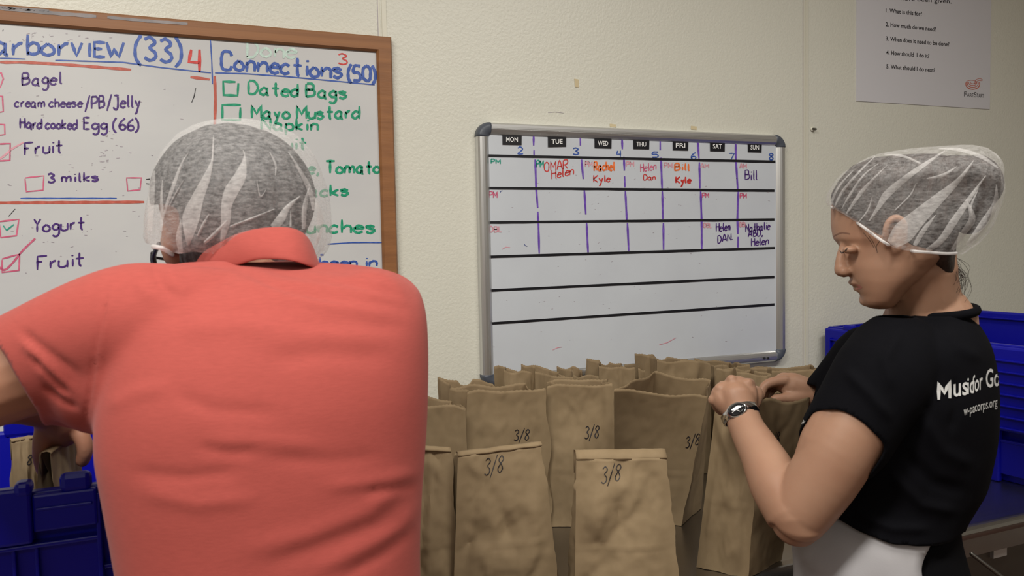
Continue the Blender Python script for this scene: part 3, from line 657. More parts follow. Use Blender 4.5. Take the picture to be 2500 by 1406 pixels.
rect_bag(1798, 907, 1884, 913, 1.84, 1.88, .075, (-.002, .0), 'brown paper bag directly behind the hand with the watch', 19)
rect_bag(1884, 905, 2036, 900, 1.90, 1.97, .080, (-.004, .0), 'brown paper bag behind the far hand, next to the blue tote', 21)
# middle row
rect_bag(972, 985, 1134, 997, 1.45, 1.49, .095, (.018, -.004), 'open brown paper bag partly hidden by the coral shirt, middle row', 23, grow=.006)
rect_bag(1141, 957, 1333, 948, 1.52, 1.60, .085, (-.004, -.002), 'open brown bag dated 3/8 behind the folded bag at the left', 25, grow=.012, bshift=(-.012, 0), write38=[("3/8", 1255, 1076, 1290, 1074, 26)], amp=1.6)
rect_bag(1335, 943, 1495, 937, 1.62, 1.62, .072, (-.006, -.002), 'open brown bag dated 3/8 in the middle row, between two others', 27, grow=.004, write38=[("3/8", 1427, 1071, 1460, 1069, 30)], amp=1.3)
FL, FR, BR, BL = P(1499, 951, 1.50), P(1728, 968, 1.57), P(1735, 928, 1.70), P(1600, 905, 1.66)
bag([FL, FR, BR, BL], [HZ(1500, 1262, TT+.001), HZ(1664, 1284, TT+.001), HZ(1712, 1240, TT+.001), HZ(1560, 1222, TT+.001)], 'wide-open empty brown bag dated 3/8, its brown inside showing', 29, gus=.004,
    write38=[("3/8", 1673, 1094, 1706, 1084, 26)], amp=.7)
# bag being filled
bag([P(1750, 968, 1.44), P(1852, 979, 1.33), P(1977, 969, 1.42), P(1864, 962, 1.54)], [HZ(1700, 1384, TT+.001), HZ(1826, 1412, TT+.001), HZ(1908, 1368, TT+.001), HZ(1790, 1338, TT+.001)],
    'open brown bag held between the two hands of the person in black', 31, gus=.004, amp=1.2, write38=[("3/8", 1878, 1092, 1902, 1080, 26)])
# front row, tops folded over
rect_bag(935, 1090, 1101, 1101, 1.27, 1.30, .014, (0, 0), 'folded-top brown bag half hidden behind the coral shirt, front row', 33, mode='closed', bdep=.085, grow=.004, amp=1.6)
rect_bag(1118, 1112, 1323, 1086, 1.29, 1.315, .014, (0, 0), 'folded-top brown bag dated 3/8, crumpled, left of the front pair', 52, mode='closed', bdep=.09, grow=.018, amp=1.8, write38=[("3/8", 1182, 1160, 1226, 1152, 40)])
rect_bag(1407, 1120, 1628, 1117, 1.285, 1.295, .016, (0, 0), 'folded-top brown bag dated 3/8 with a flat lip, right of the front pair', 37, mode='closed', bdep=.09, grow=.012, amp=1.6, lip=(.030, -.01, .012), write38=[("3/8", 1468, 1180, 1512, 1172, 40)])

# ------------------------------------------------------------------ blue totes
def rbox(S, x0, x1, y0, y1, z0, z1, M4, r=.004):
    """box with bevelled vertical edges and rims"""
    bm = bmesh.new(); bmesh.ops.create_cube(bm, size=1)
    for v in bm.verts: v.co = Vector(((x0+x1)/2+v.co.x*(x1-x0), (y0+y1)/2+v.co.y*(y1-y0), (z0+z1)/2+v.co.z*(z1-z0)))
    r = min(r, .45*min(abs(x1-x0), abs(y1-y0), abs(z1-z0)))
    bmesh.ops.bevel(bm, geom=list(bm.edges), offset=r, segments=2, affect='EDGES', profile=.5)
    bm.verts.index_update(); S.add([M4 @ v.co for v in bm.verts], [[v.index for v in f.verts] for f in bm.faces]); bm.free()
def tote(origin, ex, ey, L, Wd, H, label, style):
    """origin: front-left bottom corner. ex along the front, ey towards the back"""
    M4 = Matrix(((ex.x, ey.x, 0, origin.x), (ex.y, ey.y, 0, origin.y), (0, 0, 1, origin.z), (0, 0, 0, 1)))
    c = M4 @ Vector((L/2, Wd/2, 0)); e = empty('plastic_tote', (c.x, c.y, c.z), label, 'tote', 'blue totes on the work table')
    t = .004; S = Soup(); tp = .018
    def wall(p, q, P2, Q2, nin):
        v = [Vector(p), Vector(q), Vector(Q2), Vector(P2)]; n = Vector(nin)*t; v += [a+n for a in v]
        S.add([M4 @ a for a in v], [(0, 1, 2, 3), (7, 6, 5, 4), (0, 4, 5, 1), (1, 5, 6, 2), (2, 6, 7, 3), (3, 7, 4, 0)])
    a0, a1, b0, b1 = tp, L-tp, tp, Wd-tp
    wall((a0, b0, 0), (a1, b0, 0), (0, 0, H), (L, 0, H), (0, 1, 0)); wall((a1, b0, 0), (a1, b1, 0), (L, 0, H), (L, Wd, H), (-1, 0, 0))
    wall((a1, b1, 0), (a0, b1, 0), (L, Wd, H), (0, Wd, H), (0, -1, 0)); wall((a0, b1, 0), (a0, b0, 0), (0, Wd, H), (0, 0, H), (1, 0, 0))
    S.add([M4 @ Vector(q) for q in ((a0, b0, .004), (a1, b0, .004), (a1, b1, .004), (a0, b1, .004), (a0, b0, .0), (a1, b0, .0), (a1, b1, .0), (a0, b1, .0))], [(0, 1, 2, 3), (7, 6, 5, 4)])
    S.obj('tote_body', M['bluep'], e)
    S = Soup()
    for (x0, x1, y0, y1) in ((-.010, L+.010, -.010, .004), (-.010, L+.010, Wd-.004, Wd+.010), (-.010, .004, .004, Wd-.004), (L-.004, L+.010, .004, Wd-.004)): rbox(S, x0, x1, y0, y1, H-.018, H, M4, .003)
    S.obj('rim', M['bluep'], e)
    return M4, e
# left tote
zr_ = TT+.275
o0 = HZ(250, 1178, zr_); o0 = Vector((o0.x, o0.y, TT+.001)); Lt = .60
M4, te = tote(o0-Vector((Lt-.03, 0, 0)), Vector((1, 0, 0)), Vector((0, 1, 0)), Lt, .36, .275, 'blue plastic tote holding packed bags, under the left arm in the coral sleeve', 0)
x_of = lambda px, py, z: (HZ(px, py, z)-M4.translation).x
H = .275
# front lid leaf hanging / tabs
S = Soup(); fx = [x_of(px, 1185, zr_) for px in (-60, 0, 55, 90, 152, 226, 236, 300)]
rbox(S, .0, fx[3], -.026, -.006, H-.062, H+.010, M4, .004); rbox(S, fx[2], fx[3]+.002, -.030, -.004, H+.0, H+.018, M4, .006)
rbox(S, fx[3], fx[6], -.020, -.006, H-.050, H-.002, M4, .003); rbox(S, fx[4], fx[5], -.020, -.004, H-.004, H+.021, M4, .007)
rbox(S, fx[3]+.004, fx[5], -.023, -.018, H-.022, H-.018, M4, .0015)
S.obj('lid_leaf', M['bluep'], te)
S = Soup()
rbox(S, fx[6]-.002, fx[6]+.003, -.016, .01, .02, H-.01, M4, .001); rbox(S, fx[6]+.003, Lt-.014, -.006, .01, H-.115, H-.110, M4, .001); rbox(S, fx[6], Lt-.008, -.010, .01, H-.035, H-.031, M4, .001)
rbox(S, .008, fx[6], -.014, .008, H-.072, H-.066, M4, .002)
for xx in (fx[3], fx[1]-.12, fx[1]+.02): rbox(S, xx-.002, xx+.002, -.004, .014, .02, H-.07, M4, .001)
S.obj('rib', M['bluep'], te)
S = Soup(); zb = H-.0
rbox(S, .0, x_of(37, 1050, zr_), .36-.004, .36+.012, H-.05, H+.010, M4, .004); rbox(S, x_of(37, 1050, zr_), Lt-.02, .36-.004, .36+.012, H-.05, H+.006, M4, .004)
bz = P(60, 1022, 1.34)
rbox(S, x_of(37, 1040, zr_), x_of(95, 1040, zr_)+.02, .36-.006, .36+.012, H, H+.030, M4, .006)
S.obj('lid_leaf', M['bluep'], te)
# packed bags inside the left tote
def tote_bag(pts, zt, lab, seed, dep=.05, h=.20):
    FL, FR = P(pts[0], pts[1], zt[0]), P(pts[2], pts[3], zt[1]); d = FR-FL; d.z = 0; nn = Vector((-d.y, d.x, 0)).normalized()
    def dn(p, o): q = p+nn*o; return Vector((q.x, q.y, TT+.006))
    return bag([FL, FR, FR+nn*.014, FL+nn*.014], [dn(FL, -.02), dn(FR, -.02), dn(FR, dep), dn(FL, dep)], lab, seed, mode='closed', amp=1.5, z0=TT+.006, lip=(.012, -.01, .002),
               write38=[("8", 66, 1136, 76, 1134, 24)] if seed == 41 else None)
tote_bag((27, 1076, 118, 1062), (1.17, 1.20), 'packed brown bag standing at the left end inside the blue tote', 41)
tote_bag((122, 1106, 190, 1056), (1.10, 1.19), 'packed brown bag gripped by the fingers inside the blue tote', 43)
# right tote: side runs out from the wall
p0 = HZ(2500, 1190, TT+.001); p1 = HZ(2380, 1160, TT+.001); ex = (p0-p1); ex.z = 0; ex.normalize()   # towards the camera
ex = Vector((.06, -1, 0)).normalized(); ey = Vector((1, .06, 0)).normalized()
far = p0-ex*((YW-.02-p0.y)/-ex.y*1)
far = p0 - ex*((YW-.035)-p0.y); far.z = TT+.001
Lr = .64; Hr = .325
M4, te = tote(far, ex, ey, Lr, .40, Hr, 'blue plastic tote with ribbed open lid, behind the person in black at the right', 1)
S = Soup()
rbox(S, -.012, Lr-.03, -.022, -.008, Hr-.20, Hr-.004, M4, .006)
S.obj('lid_leaf', M['bluep'], te)
for k in range(7):
    S = Soup(); z = Hr-.035-k*.026; rbox(S, .018, Lr-.04, -.031, -.020, z-.0018, z+.0018, M4, .0008); S.obj('rib', M['bluep'], te)
for x in (.014, .20, .34, .48, Lr-.036):
    S = Soup(); rbox(S, x-.002, x+.002, -.030, -.020, Hr-.195, Hr-.03, M4, .0008); S.obj('rib', M['bluep'], te)
for x in (.05, .13):
    S = Soup(); rbox(S, x, x+.035, -.02, -.002, Hr-.006, Hr+.010, M4, .005); S.obj('hinge_tab', M['bluep'], te)
S = Soup(); rbox(S, .3, Lr-.02, -.002, .006, .02, .10, M4, .001); rbox(S, .47, .49, -.008, .006, .0, Hr-.2, M4, .003); rbox(S, .0, Lr, -.004, .006, .095, .101, M4, .001); S.obj('rib', M['bluep'], te)
S = Soup(); rbox(S, .02, Lr-.02, .40-.004, .40+.010, Hr-.01, Hr+.035, M4, .006); rbox(S, .02, Lr-.02, .39-.004, .40, Hr+.015, Hr+.019, M4, .001); S.obj('lid_leaf', M['bluep'], te)
# ------------------------------------------------------------------ people: shared
def world_leg(S, hip, foot, r0, r1, r2):
    knee = hip.lerp(foot, .5)+F0*.0; S.tube([hip, knee, foot], [r0, r1, r2], n=20)
def shoe(parent, foot, fwd, m):
    side = Vector((-fwd.y, fwd.x, 0)); S = Soup(); rings = []
    for t, wd, h in ((-.09, .022, .05), (-.075, .034, .075), (-.03, .037, .085), (.03, .040, .065), (.09, .047, .05), (.14, .042, .04), (.165, .02, .025)):
        c = Vector((foot.x, foot.y, 0))+fwd*t; rings.append([c+side*(wd*math.cos(a))+Z*max(.001, h/2+h/2*math.sin(a)) for a in [2*math.pi*k/14 for k in range(14)]])
    S.loft(rings); S.obj('shoe', m, parent, True)
def finger(S, pts, r0, r1):
    """joint chain: gently bulged at the knuckles"""
    n = len(pts); S.tube(pts, [r0+(r1-r0)*i/(n-1) for i in range(n)], n=12, sub=4)
def shell(rows, cutfn, name, m, parent, n=160, pleats=None, k=5, e=2.0):
    R_ = subdiv_rings(rows, k); V = []
    for i, r in enumerate(R_):
        ring = pring(r[0], r[1], r[2], r[3], r[4], n=n, e=e); c = sum(ring, Vector())/n
        for j, p in enumerate(ring):
            d = (p-c).normalized(); a = 2*math.pi*j/n; q = 0
            if pleats: q = pleats(a, i/(len(R_)-1), p)
            V.append(p+d*q)
    Fs = []
    for i in range(len(R_)-1):
        for j in range(n): Fs.append((i*n+j, i*n+(j+1) % n, (i+1)*n+(j+1) % n, (i+1)*n+j))
    V.append(sum(V[:n], Vector())/n+Z*.002); a = len(V)-1
    for j in range(n): Fs.append((a, (j+1) % n, j))
    V = np.array([tuple(v) for v in V]); x, y, z = pixnp(V); keep = cutfn(x, y, V)
    Fs = cut(Fs, keep); V, Fs = compact(V, Fs); V = smooth_border(V, Fs); o = mobj(name, V, Fs, m, parent, True)
    return V, Fs, o
def pleat(pts, tree, parent, lift=.0012):
    """a folded-over spindle of net: pts (x, y, width px)"""
    q = cr([(p[0], p[1], p[2]) for p in pts], 8) if len(pts) > 2 else pts
    L = []; Cc = []; Rr = []
    for i, (x, y, wd) in enumerate(q):
        a = q[max(0, i-1)]; b = q[min(len(q)-1, i+1)]; dx, dy = b[0]-a[0], b[1]-a[1]; l = math.hypot(dx, dy) or 1; h = max(wd, .8)/2
        A = hit(tree, x-dy/l*h, y+dx/l*h, lift*.6); B = hit(tree, x, y, lift*2.2); C_ = hit(tree, x+dy/l*h, y-dx/l*h, lift*.6)
        if A is None or B is None or C_ is None: continue
        L.append(A); Cc.append(B); Rr.append(C_)
    n = len(L)
    if n < 2: return
    mobj('pleat', L+Cc+Rr, [(k, k+1, n+k+1, n+k) for k in range(n-1)]+[(n+k, n+k+1, 2*n+k+1, 2*n+k) for k in range(n-1)], M['pleat'], parent, True)

def edge_hit(tree, x, y, off):
    for dy in range(0, 60, 2):
        h = hit(tree, x, y-dy, off)
        if h is not None: return h
# ================================================================== man in the coral polo shirt
mc = P(660, 1700, .90)
man = empty('person', (mc.x, mc.y, 0), 'person seen from behind in a coral polo shirt and white hairnet, bent over a tote', 'person')
# body: head, neck, arms, hands as one surface
S = Soup()
hc = P(578, 488, 1.07)
S.ell(hc, .097, .104, .094)                                           # skull
S.ell(P(462, 598, 1.075), .036, .04, .040); S.ell(hc+F0*.045-Z*.065-R0*.012, .062, .066, .062)                   # jaw, face side (turned away)
S.ptube([(575, 560, 1.06, .052), (588, 640, 1.035, .050), (600, 720, 1.01, .052)])
S.ptube([(600, 720, 1.01, .05), (625, 900, .95, .08), (630, 1050, .92, .09), (640, 1400, .89, .10)])
S.ptube([(420, 628, 1.06, .012), (432, 560, 1.035, .014), (424, 520, 1.03, .010)], flat=.6)   # ear rim
S.ptube([(418, 560, 1.03, .012), (420, 600, 1.035, .013)])
# nose, on the far side
S.tube([hc+F0*.112-R0*.03+Z*.0, hc+F0*.132-R0*.035-Z*.03], [.008, .014])
sh = (330, 800, .94)
S.ptube([(330, 800, .94, .060), (150, 880, .92, .053), (10, 935, .90, .046), (-150, 1000, .89, .041)])       # upper arm
S.ptube([(-150, 1000, .89, .041), (-80, 975, .97, .040), (40, 975, 1.06, .033), (120, 1000, 1.11, .027)])    # forearm
S.ptube([(118, 998, 1.11, .027), (140, 1030, 1.13, .030), (150, 1052, 1.145, .026)], flat=.9)           # back of hand
z = 1.12
finger(S, [P(112, 1030, z+.005), P(101, 1068, z-.005), P(98, 1120, z), P(112, 1165, z+.015)], .0125, .0085)
finger(S, [P(128, 1035, z+.012), P(110, 1075, z+.005), P(106, 1125, z+.015), P(122, 1150, z+.03)], .0120, .0085)
finger(S, [P(146, 1040, z+.03), P(135, 1075, z+.04), P(132, 1115, z+.05), P(145, 1135, z+.06)], .0115, .008)
finger(S, [P(160, 1040, z+.04), P(160, 1075, z+.055), P(160, 1105, z+.065)], .011, .0078)
finger(S, [P(165, 1040, z+.02), P(196, 1062, z+.015), P(208, 1095, z+.015), P(202, 1124, z+.02)], .0135, .0100)
# other arm, reaching forward in front of the body
S.ptube([(915, 810, .96, .052), (860, 900, 1.10, .046), (790, 960, 1.20, .040)])
S.ptube([(790, 960, 1.20, .040), (640, 1010, 1.22, .038), (470, 1040, 1.20, .028), (400, 1060, 1.19, .03)])
for k in range(4): finger(S, [P(400, 1045+k*14, 1.19), P(355, 1060+k*16, 1.19+.01*k), P(335, 1090+k*14, 1.19+.01*k)], .0105, .008)
finger(S, [P(410, 1040, 1.18), P(385, 1080, 1.16), P(360, 1100, 1.165)], .0115, .009)
V, Fs, N = fuse(S, .0032, 5)
mobj('body', V, Fs, M['skinm'], man, True)
# shirt
rows = [  # py, xl, xr, depth, half thickness
 (640, 520, 740, .985, .035), (650, 420, 850, .975, .050), (664, 345, 935, .965, .060), (685, 310, 990, .95, .078), (720, 290, 1025, .935, .092), (780, 275, 1041, .925, .108), (860, 255, 1046, .915, .118), (960, 232, 1046, .905, .124),
 (1060, 226, 1043, .90, .126), (1160, 244, 1036, .895, .125), (1260, 264, 1029, .89, .122), (1406, 290, 1026, .885, .122), (1560, 300, 1034, .88, .122), (1790, 285, 1050, .88, .125)]
S = Soup(); S.loft([pring(r[0], r[1], r[2], r[3], r[4], n=60, e=2.35) for r in subdiv_rings(rows, 4)])
S.ptube([(560, 805, .92, .068), (450, 803, .895, .0725), (340, 806, .888, .0760), (250, 830, .888, .0735), (150, 870, .892, .0705), (60, 905, .90, .067), (-30, 935, .905, .0655)], n=28)
S.ptube([(330, 900, .885, .066), (250, 930, .885, .060)], n=20)
S.ptube([(150, 1003, .925, .018), (240, 1015, .905, .022)], n=16)
S.ptube([(560, 735, .95, .05), (430, 735, .95, .045), (330, 760, .945, .055)], n=20)
S.ptube([(900, 790, .95, .068), (895, 840, 1.00, .064), (870, 885, 1.07, .060)], n=24)
V, Fs, N = fuse(S, .0042, 24)
wr = [([(520, 650), (631, 700), (803, 748), (985, 770)], 12, .005), ([(579, 650), (688, 690), (860, 712), (1010, 745)], 9, .005), ([(600, 672), (720, 718), (850, 735)], 9, -.005), ([(700, 665), (850, 682), (960, 700)], 9, .004),
      ([(370, 640), (382, 668), (396, 700), (430, 730)], 8, -.006), ([(410, 650), (430, 690), (470, 720)], 10, .004), ([(330, 655), (345, 700), (380, 740)], 10, .003),
      ([(46, 824), (110, 890), (189, 962)], 9, .006), ([(69, 862), (120, 915), (172, 967)], 8, -.006), ([(85, 890), (130, 935), (175, 985)], 8, .005), ([(100, 940), (150, 975), (195, 1001)], 7, -.005), ([(40, 800), (110, 855), (200, 920)], 9, -.005),
      ([(262, 700), (255, 749), (235, 841), (226, 921), (214, 990), (205, 1045)], 4, -.0035), ([(274, 700), (266, 749), (247, 841), (238, 921), (226, 990)], 6, .0016),
      ([(430, 800), (560, 790), (700, 800)], 22, .004), ([(600, 835), (760, 815), (960, 830)], 30, .003), ([(640, 880), (800, 862), (980, 872)], 22, -.0025), ([(700, 790), (850, 792), (1000, 800)], 16, -.004),
      ([(470, 1090), (560, 1105), (640, 1100)], 12, -.0018), ([(487, 1075), (631, 1078), (803, 1092)], 18, .0018), ([(640, 1118), (800, 1126), (950, 1110)], 16, -.0015), ([(880, 1205), (960, 1195), (1030, 1180)], 11, -.0025), ([(780, 1190), (900, 1178), (1030, 1150)], 14, .002),
      ([(631, 1390), (780, 1330), (917, 1277), (1025, 1180)], 18, -.0028), ([(560, 1350), (750, 1310), (900, 1250), (1020, 1150)], 22, .0025), ([(745, 1406), (860, 1350), (980, 1290), (1030, 1210)], 16, .0035), ([(820, 1420), (940, 1350), (1020, 1280)], 14, -.0025),
      ([(330, 1200), (480, 1230), (640, 1215)], 16, .003), ([(300, 1150), (450, 1165), (600, 1150)], 14, -.003), ([(420, 960), (520, 1000), (700, 1010)], 16, -.003), ([(250, 1000), (330, 960), (420, 940)], 16, .003)]
wr = [(a, b*1.25, c*(.55 if abs(c) > .0025 else .8)) for a, b, c in wr]
V = ridges(V, N, wr)
x, y, z = pixnp(V)
# cuff: open the sleeve end with a plane through the hem
cA, cB = np.array((-42., 790.)), np.array((104., 1037.)); nrm = np.array((cB[1]-cA[1], -(cB[0]-cA[0]))); nrm /= np.linalg.norm(nrm)
side = (np.stack([x, y], 1)-cA)@nrm
keep = ~((side < 0) & (x < 180) & (y > 700) & (y < 1100))
keep &= ~((z > 1.075) & (y > 780) & (y < 1100))
keep &= ~(V[:, 2] < .885)
Fs = cut(Fs, keep); V, Fs = compact(V, Fs); V = smooth_border(V, Fs); mtree = bvh(V, Fs)
o = mobj('polo_shirt', V, Fs, M['coral'], man, True); so = o.modifiers.new('thickness', 'SOLIDIFY'); so.thickness = .0018; so.offset = -1
# hem tape of the sleeve
S = Soup(); ribbon(S, [(-24, 806), (20, 878), (60, 950), (100, 1022)], 3, lambda a, b: hit(mtree, a, b, .0006), 10); clean(S)
# collar (fold-over band with stand)
cp = [((425, 650), (452, 672), 1.035), ((465, 634), (500, 664), 1.00), ((505, 612), (545, 657), .975), ((545, 590), (590, 645), .96), ((584, 571), (632, 634), .952), ((641, 559), (684, 634), .948), ((698, 557), (722, 640), .952), ((735, 568), (752, 650), .965), ((757, 592), (772, 657), .985), ((767, 622), (786, 661), 1.01), ((764, 648), (780, 668), 1.035)]
cp2 = [(a[0], a[1], b[0], b[1], d) for a, b, d in cp]; cp2 = cr(cp2, 5)
rows_ = []
for (ax, ay, bx, by, d) in cp2:
    T = P(ax, ay, d); B = P(bx, by, d-.032); mid = P((ax+bx)/2, (ay+by)/2, d-.024)
    rows_.append([P(ax+6, ay+46, d+.016), P(ax+2, ay+16, d+.010), P(ax, ay+1, d+.005), T+Z*.0006, P(ax*.93+bx*.07, ay*.93+by*.07-1, d-.006), mid, P(ax*.2+bx*.8, ay*.2+by*.8, d-.029), B])
nn = len(rows_[0]); V2 = [p for r in rows_ for p in r]; F2 = [(i*nn+j, i*nn+j+1, (i+1)*nn+j+1, (i+1)*nn+j) for i in range(len(rows_)-1) for j in range(nn-1)]
o = mobj('collar', V2, F2, M['coral'], man, True); so = o.modifiers.new('thickness', 'SOLIDIFY'); so.thickness = .0028; so.offset = 0; sd = o.modifiers.new('s', 'SUBSURF'); sd.levels = 1; sd.render_levels = 1
# trousers, shoes
S = Soup(); hcx = Vector((mc.x, mc.y, .92)); S.loft([pring(r[0], r[1], r[2], r[3], r[4], n=40, e=2.3) for r in ((1640, 330, 1010, .88, .105), (1800, 315, 1020, .88, .11), (1950, 330, 1010, .88, .11))])
for sg in (-1, 1): world_leg(S, hcx+R0*(.085*sg)-Z*.03, Vector((mc.x, mc.y, .09))+R0*(.11*sg), .092, .068, .055)
V, Fs, N = fuse(S, .008, 6); mobj('trousers', V, Fs, M['denim'], man, True)
for sg in (-1, 1): shoe(man, Vector((mc.x, mc.y, 0))+R0*(.11*sg), F0, M['shoe'])
# hair
S = Soup(); S.ell(hc+Z*.003-F0*.006, .1045, .108, .097, n=28, m=18); S.ell(hc-Z*.055-F0*.020, .088, .082, .085)
V, Fs, N = fuse(S, .004, 6); x, y, z = pixnp(V); keep = ~((V-np.array(hc))@np.array(F0) > .075); 
nz_ = np.array([noise.noise(Vector(v)*60) for v in V]); V = V+N*(nz_*.0016)[:, None]
keep &= ~((x < 436) & (y > 505))
Fs = cut(Fs, keep); V, Fs = compact(V, Fs); V = smooth_border(V, Fs); mobj('hair', V, Fs, M['hairb'], man, True)
# spectacles
S = Soup(); S.ptube([(388, 596, 1.05, .0030), (376, 622, 1.075, .0032), (378, 645, 1.09, .0032)]); S.ptube([(372, 618, 1.08, .0026), (372, 640, 1.10, .0026), (384, 652, 1.12, .0026)])
S.ptube([(370, 628, 1.09, .002), (386, 630, 1.10, .002), (404, 633, 1.11, .002)]); S.obj('spectacles', M['black'], man, True)
# hairnet
def pl(a, t, p):
    b = max(0, t-.15)/.85
    return .0028*b*math.sin(a*13+3*t)+.0020*b*math.sin(a*29+1.3)+.0035*b*noise.noise(Vector((a*3, t*5, 1.1)))+.0012*noise.noise(Vector((a*11, t*14, 5)))
rows = [(299, 540, 605, 1.07, .022), (303, 505, 655, 1.07, .052), (316, 465, 698, 1.07, .080), (340, 428, 735, 1.07, .105), (380, 393, 768, 1.07, .124), (430, 372, 788, 1.07, .132), (480, 362, 801, 1.068, .132), (540, 353, 806, 1.065, .128), (585, 352, 806, 1.062, .12), (615, 358, 795, 1.06, .108), (640, 372, 772, 1.06, .094), (665, 395, 745, 1.06, .08)]
def mcut(x, y, V):
    lim = np.interp(x, [350, 372, 400, 440, 470, 520, 560, 620, 770, 800], [592, 606, 612, 628, 615, 628, 618, 640, 655, 640])
    return ~((y > lim)) | ((V-np.array(hc))@np.array(F0) > .02) & (y < 655)
NV, NF, net = shell(rows, mcut, 'hairnet', M['net'], man, pleats=pl); tr = bvh(NV, NF)
def q2(x, y): return (300+x/3.515, 280+y/3.515)
for pp in ([(775, 250, 2), (765, 400, 6), (710, 560, 20), (640, 720, 30), (585, 880, 42), (570, 1010, 26), (560, 1120, 6)],
           [(1030, 300, 2), (1045, 370, 6), (1010, 520, 28), (930, 660, 34), (890, 780, 26), (880, 930, 22), (850, 1090, 8)],
           [(560, 330, 1.5), (500, 430, 5), (430, 620, 9), (375, 780, 7), (345, 900, 3)],
           [(780, 170, 1), (775, 260, 4), (770, 400, 2)], [(1520, 700, 2), (1420, 790, 12), (1350, 900, 22), (1290, 970, 18)], [(1440, 830, 2), (1440, 960, 6)],
           [(1300, 810, 2), (1130, 880, 5), (920, 960, 4)], [(1260, 320, 2), (1310, 430, 5), (1310, 520, 2)], [(1420, 320, 2), (1520, 480, 8), (1600, 640, 12), (1640, 820, 8)],
           [(270, 480, 3), (250, 620, 14), (240, 800, 16), (230, 1000, 10)], [(340, 560, 2), (330, 700, 6), (335, 850, 8), (330, 1000, 4)], [(740, 850, 1.5), (690, 940, 6), (640, 1040, 4)],
           [(900, 900, 2), (800, 1010, 9), (700, 1100, 7)], [(1600, 620, 2), (1560, 800, 12), (1550, 980, 8)], [(500, 900, 2), (480, 1050, 14), (500, 1190, 10)], [(1150, 560, 1), (1180, 700, 3), (1230, 640, 1)],
           [(520, 560, 1), (440, 700, 3), (400, 780, 2)], [(1640, 700, 2), (1690, 850, 14), (1690, 1000, 12), (1660, 1120, 6)]):
    pleat([(*q2(a, b), w_) for a, b, w_ in pp], tr, net)
S = Soup(); pts = [edge_hit(tr, x, y+10, .001) for x, y in ((374, 600), (400, 606), (440, 620), (470, 612), (520, 620), (556, 610))]; pts = [p for p in pts if p]
if len(pts) > 2: S.tube(pts, [.0028]*len(pts), n=8); S.obj('elastic_band', M['band'], net, True)

# ================================================================== woman in the black T-shirt
wc = P(2200, 1500, 1.25)
wom = empty('person', (wc.x, wc.y, 0), 'person in a black T-shirt, white apron and hairnet, in profile facing left, opening a bag', 'person')
S = Soup(); ZD = 1.20
rows = [(390, 2150, 2270, ZD, .022), (398, 2120, 2295, ZD, .038), (410, 2088, 2320, ZD, .052), (432, 2058, 2340, ZD, .066), (470, 2033, 2356, ZD, .075), (510, 2028, 2354, ZD, .077), (545, 2028, 2346, ZD, .077), (566, 2031, 2338, ZD, .076), (580, 2034, 2330, ZD, .075), (590, 2043, 2326, ZD, .074), (599, 2049, 2322, ZD, .073),
        (612, 2051, 2315, ZD, .072), (630, 2055, 2306, ZD, .071), (650, 2062, 2280, ZD, .068), (668, 2070, 2262, ZD, .065), (682, 2077, 2245, ZD, .062), (696, 2086, 2228, ZD, .058), (708, 2093, 2214, ZD, .054), (720, 2100, 2204, ZD, .050), (732, 2103, 2196, ZD, .045), (742, 2107, 2188, ZD, .038), (749, 2116, 2180, ZD, .028), (753, 2130, 2168, ZD, .015)]
S.loft([pring(r[0], r[1], r[2], r[3], r[4], n=56, e=2.15, egg=.06) for r in rows])
S.ptube([(2060, 597, ZD, .0055), (2053, 628, ZD, .0070), (2052, 657, ZD, .0095)], n=14); S.ptube([(2062, 664, ZD, .0085), (2052, 661, ZD, .0088)], n=12)
for sg in (-1, 1): S.ell(P(2063, 663, ZD+sg*.010), .0095, .0065, .0072)
S.ell(P(2087, 690, ZD), .0072, .019, .0050, n=14); S.ell(P(2097, 705, ZD), .0062, .017, .0052, n=14); S.ell(P(2112, 733, ZD), .0065, .016, .009)
for sg in (-1, 1):
    S.ell(P(2075, 610, ZD+sg*.029), .0105, .0105, .0062)
S.ptube([(2245, 655, ZD+.005, .052), (2246, 690, ZD+.01, .051), (2254, 750, ZD+.02, .050), (2268, 800, ZD+.03, .062)], n=24)
S.ptube([(2285, 625, ZD, .028), (2295, 690, ZD+.005, .026), (2308, 770, ZD+.01, .028)])
# ear
ez = ZD-.073
S.ptube([(2170, 600, ez+.010, .0050), (2162, 573, ez, .0045), (2168, 545, ez-.004, .0050), (2186, 532, ez-.006, .0055), (2203, 541, ez-.006, .0055), (2210, 562, ez-.002, .0052), (2205, 588, ez+.002, .005), (2194, 608, ez+.006, .0055), (2182, 613, ez+.010, .0055)], n=12)
S.ell(P(2186, 576, ez+.014), .018, .010, .025); S.ptube([(2172, 560, ez+.004, .0035), (2182, 552, ez+.002, .0035), (2190, 568, ez+.003, .0035), (2180, 590, ez+.006, .004)])
# torso core and arms
S.ptube([(2268, 800, ZD+.03, .07), (2240, 950, 1.25, .09), (2180, 1220, 1.25, .085)])
S.ptube([(2175, 900, 1.16, .058), (2120, 985, 1.13, .053), (2060, 1080, 1.125, .0505), (2010, 1165, 1.13, .048), (1952, 1247, 1.14, .044)], n=44)
S.ptube([(1946, 1272, 1.14, .036), (1944, 1255, 1.14, .043), (1897, 1183, 1.175, .0400), (1860, 1110, 1.215, .0325), (1826, 1050, 1.25, .0275), (1810, 1010, 1.275, .0262)], n=44)
S.ptube([(2040, 1010, 1.128, .03), (2010, 1080, 1.13, .032), (1985, 1150, 1.135, .03)])
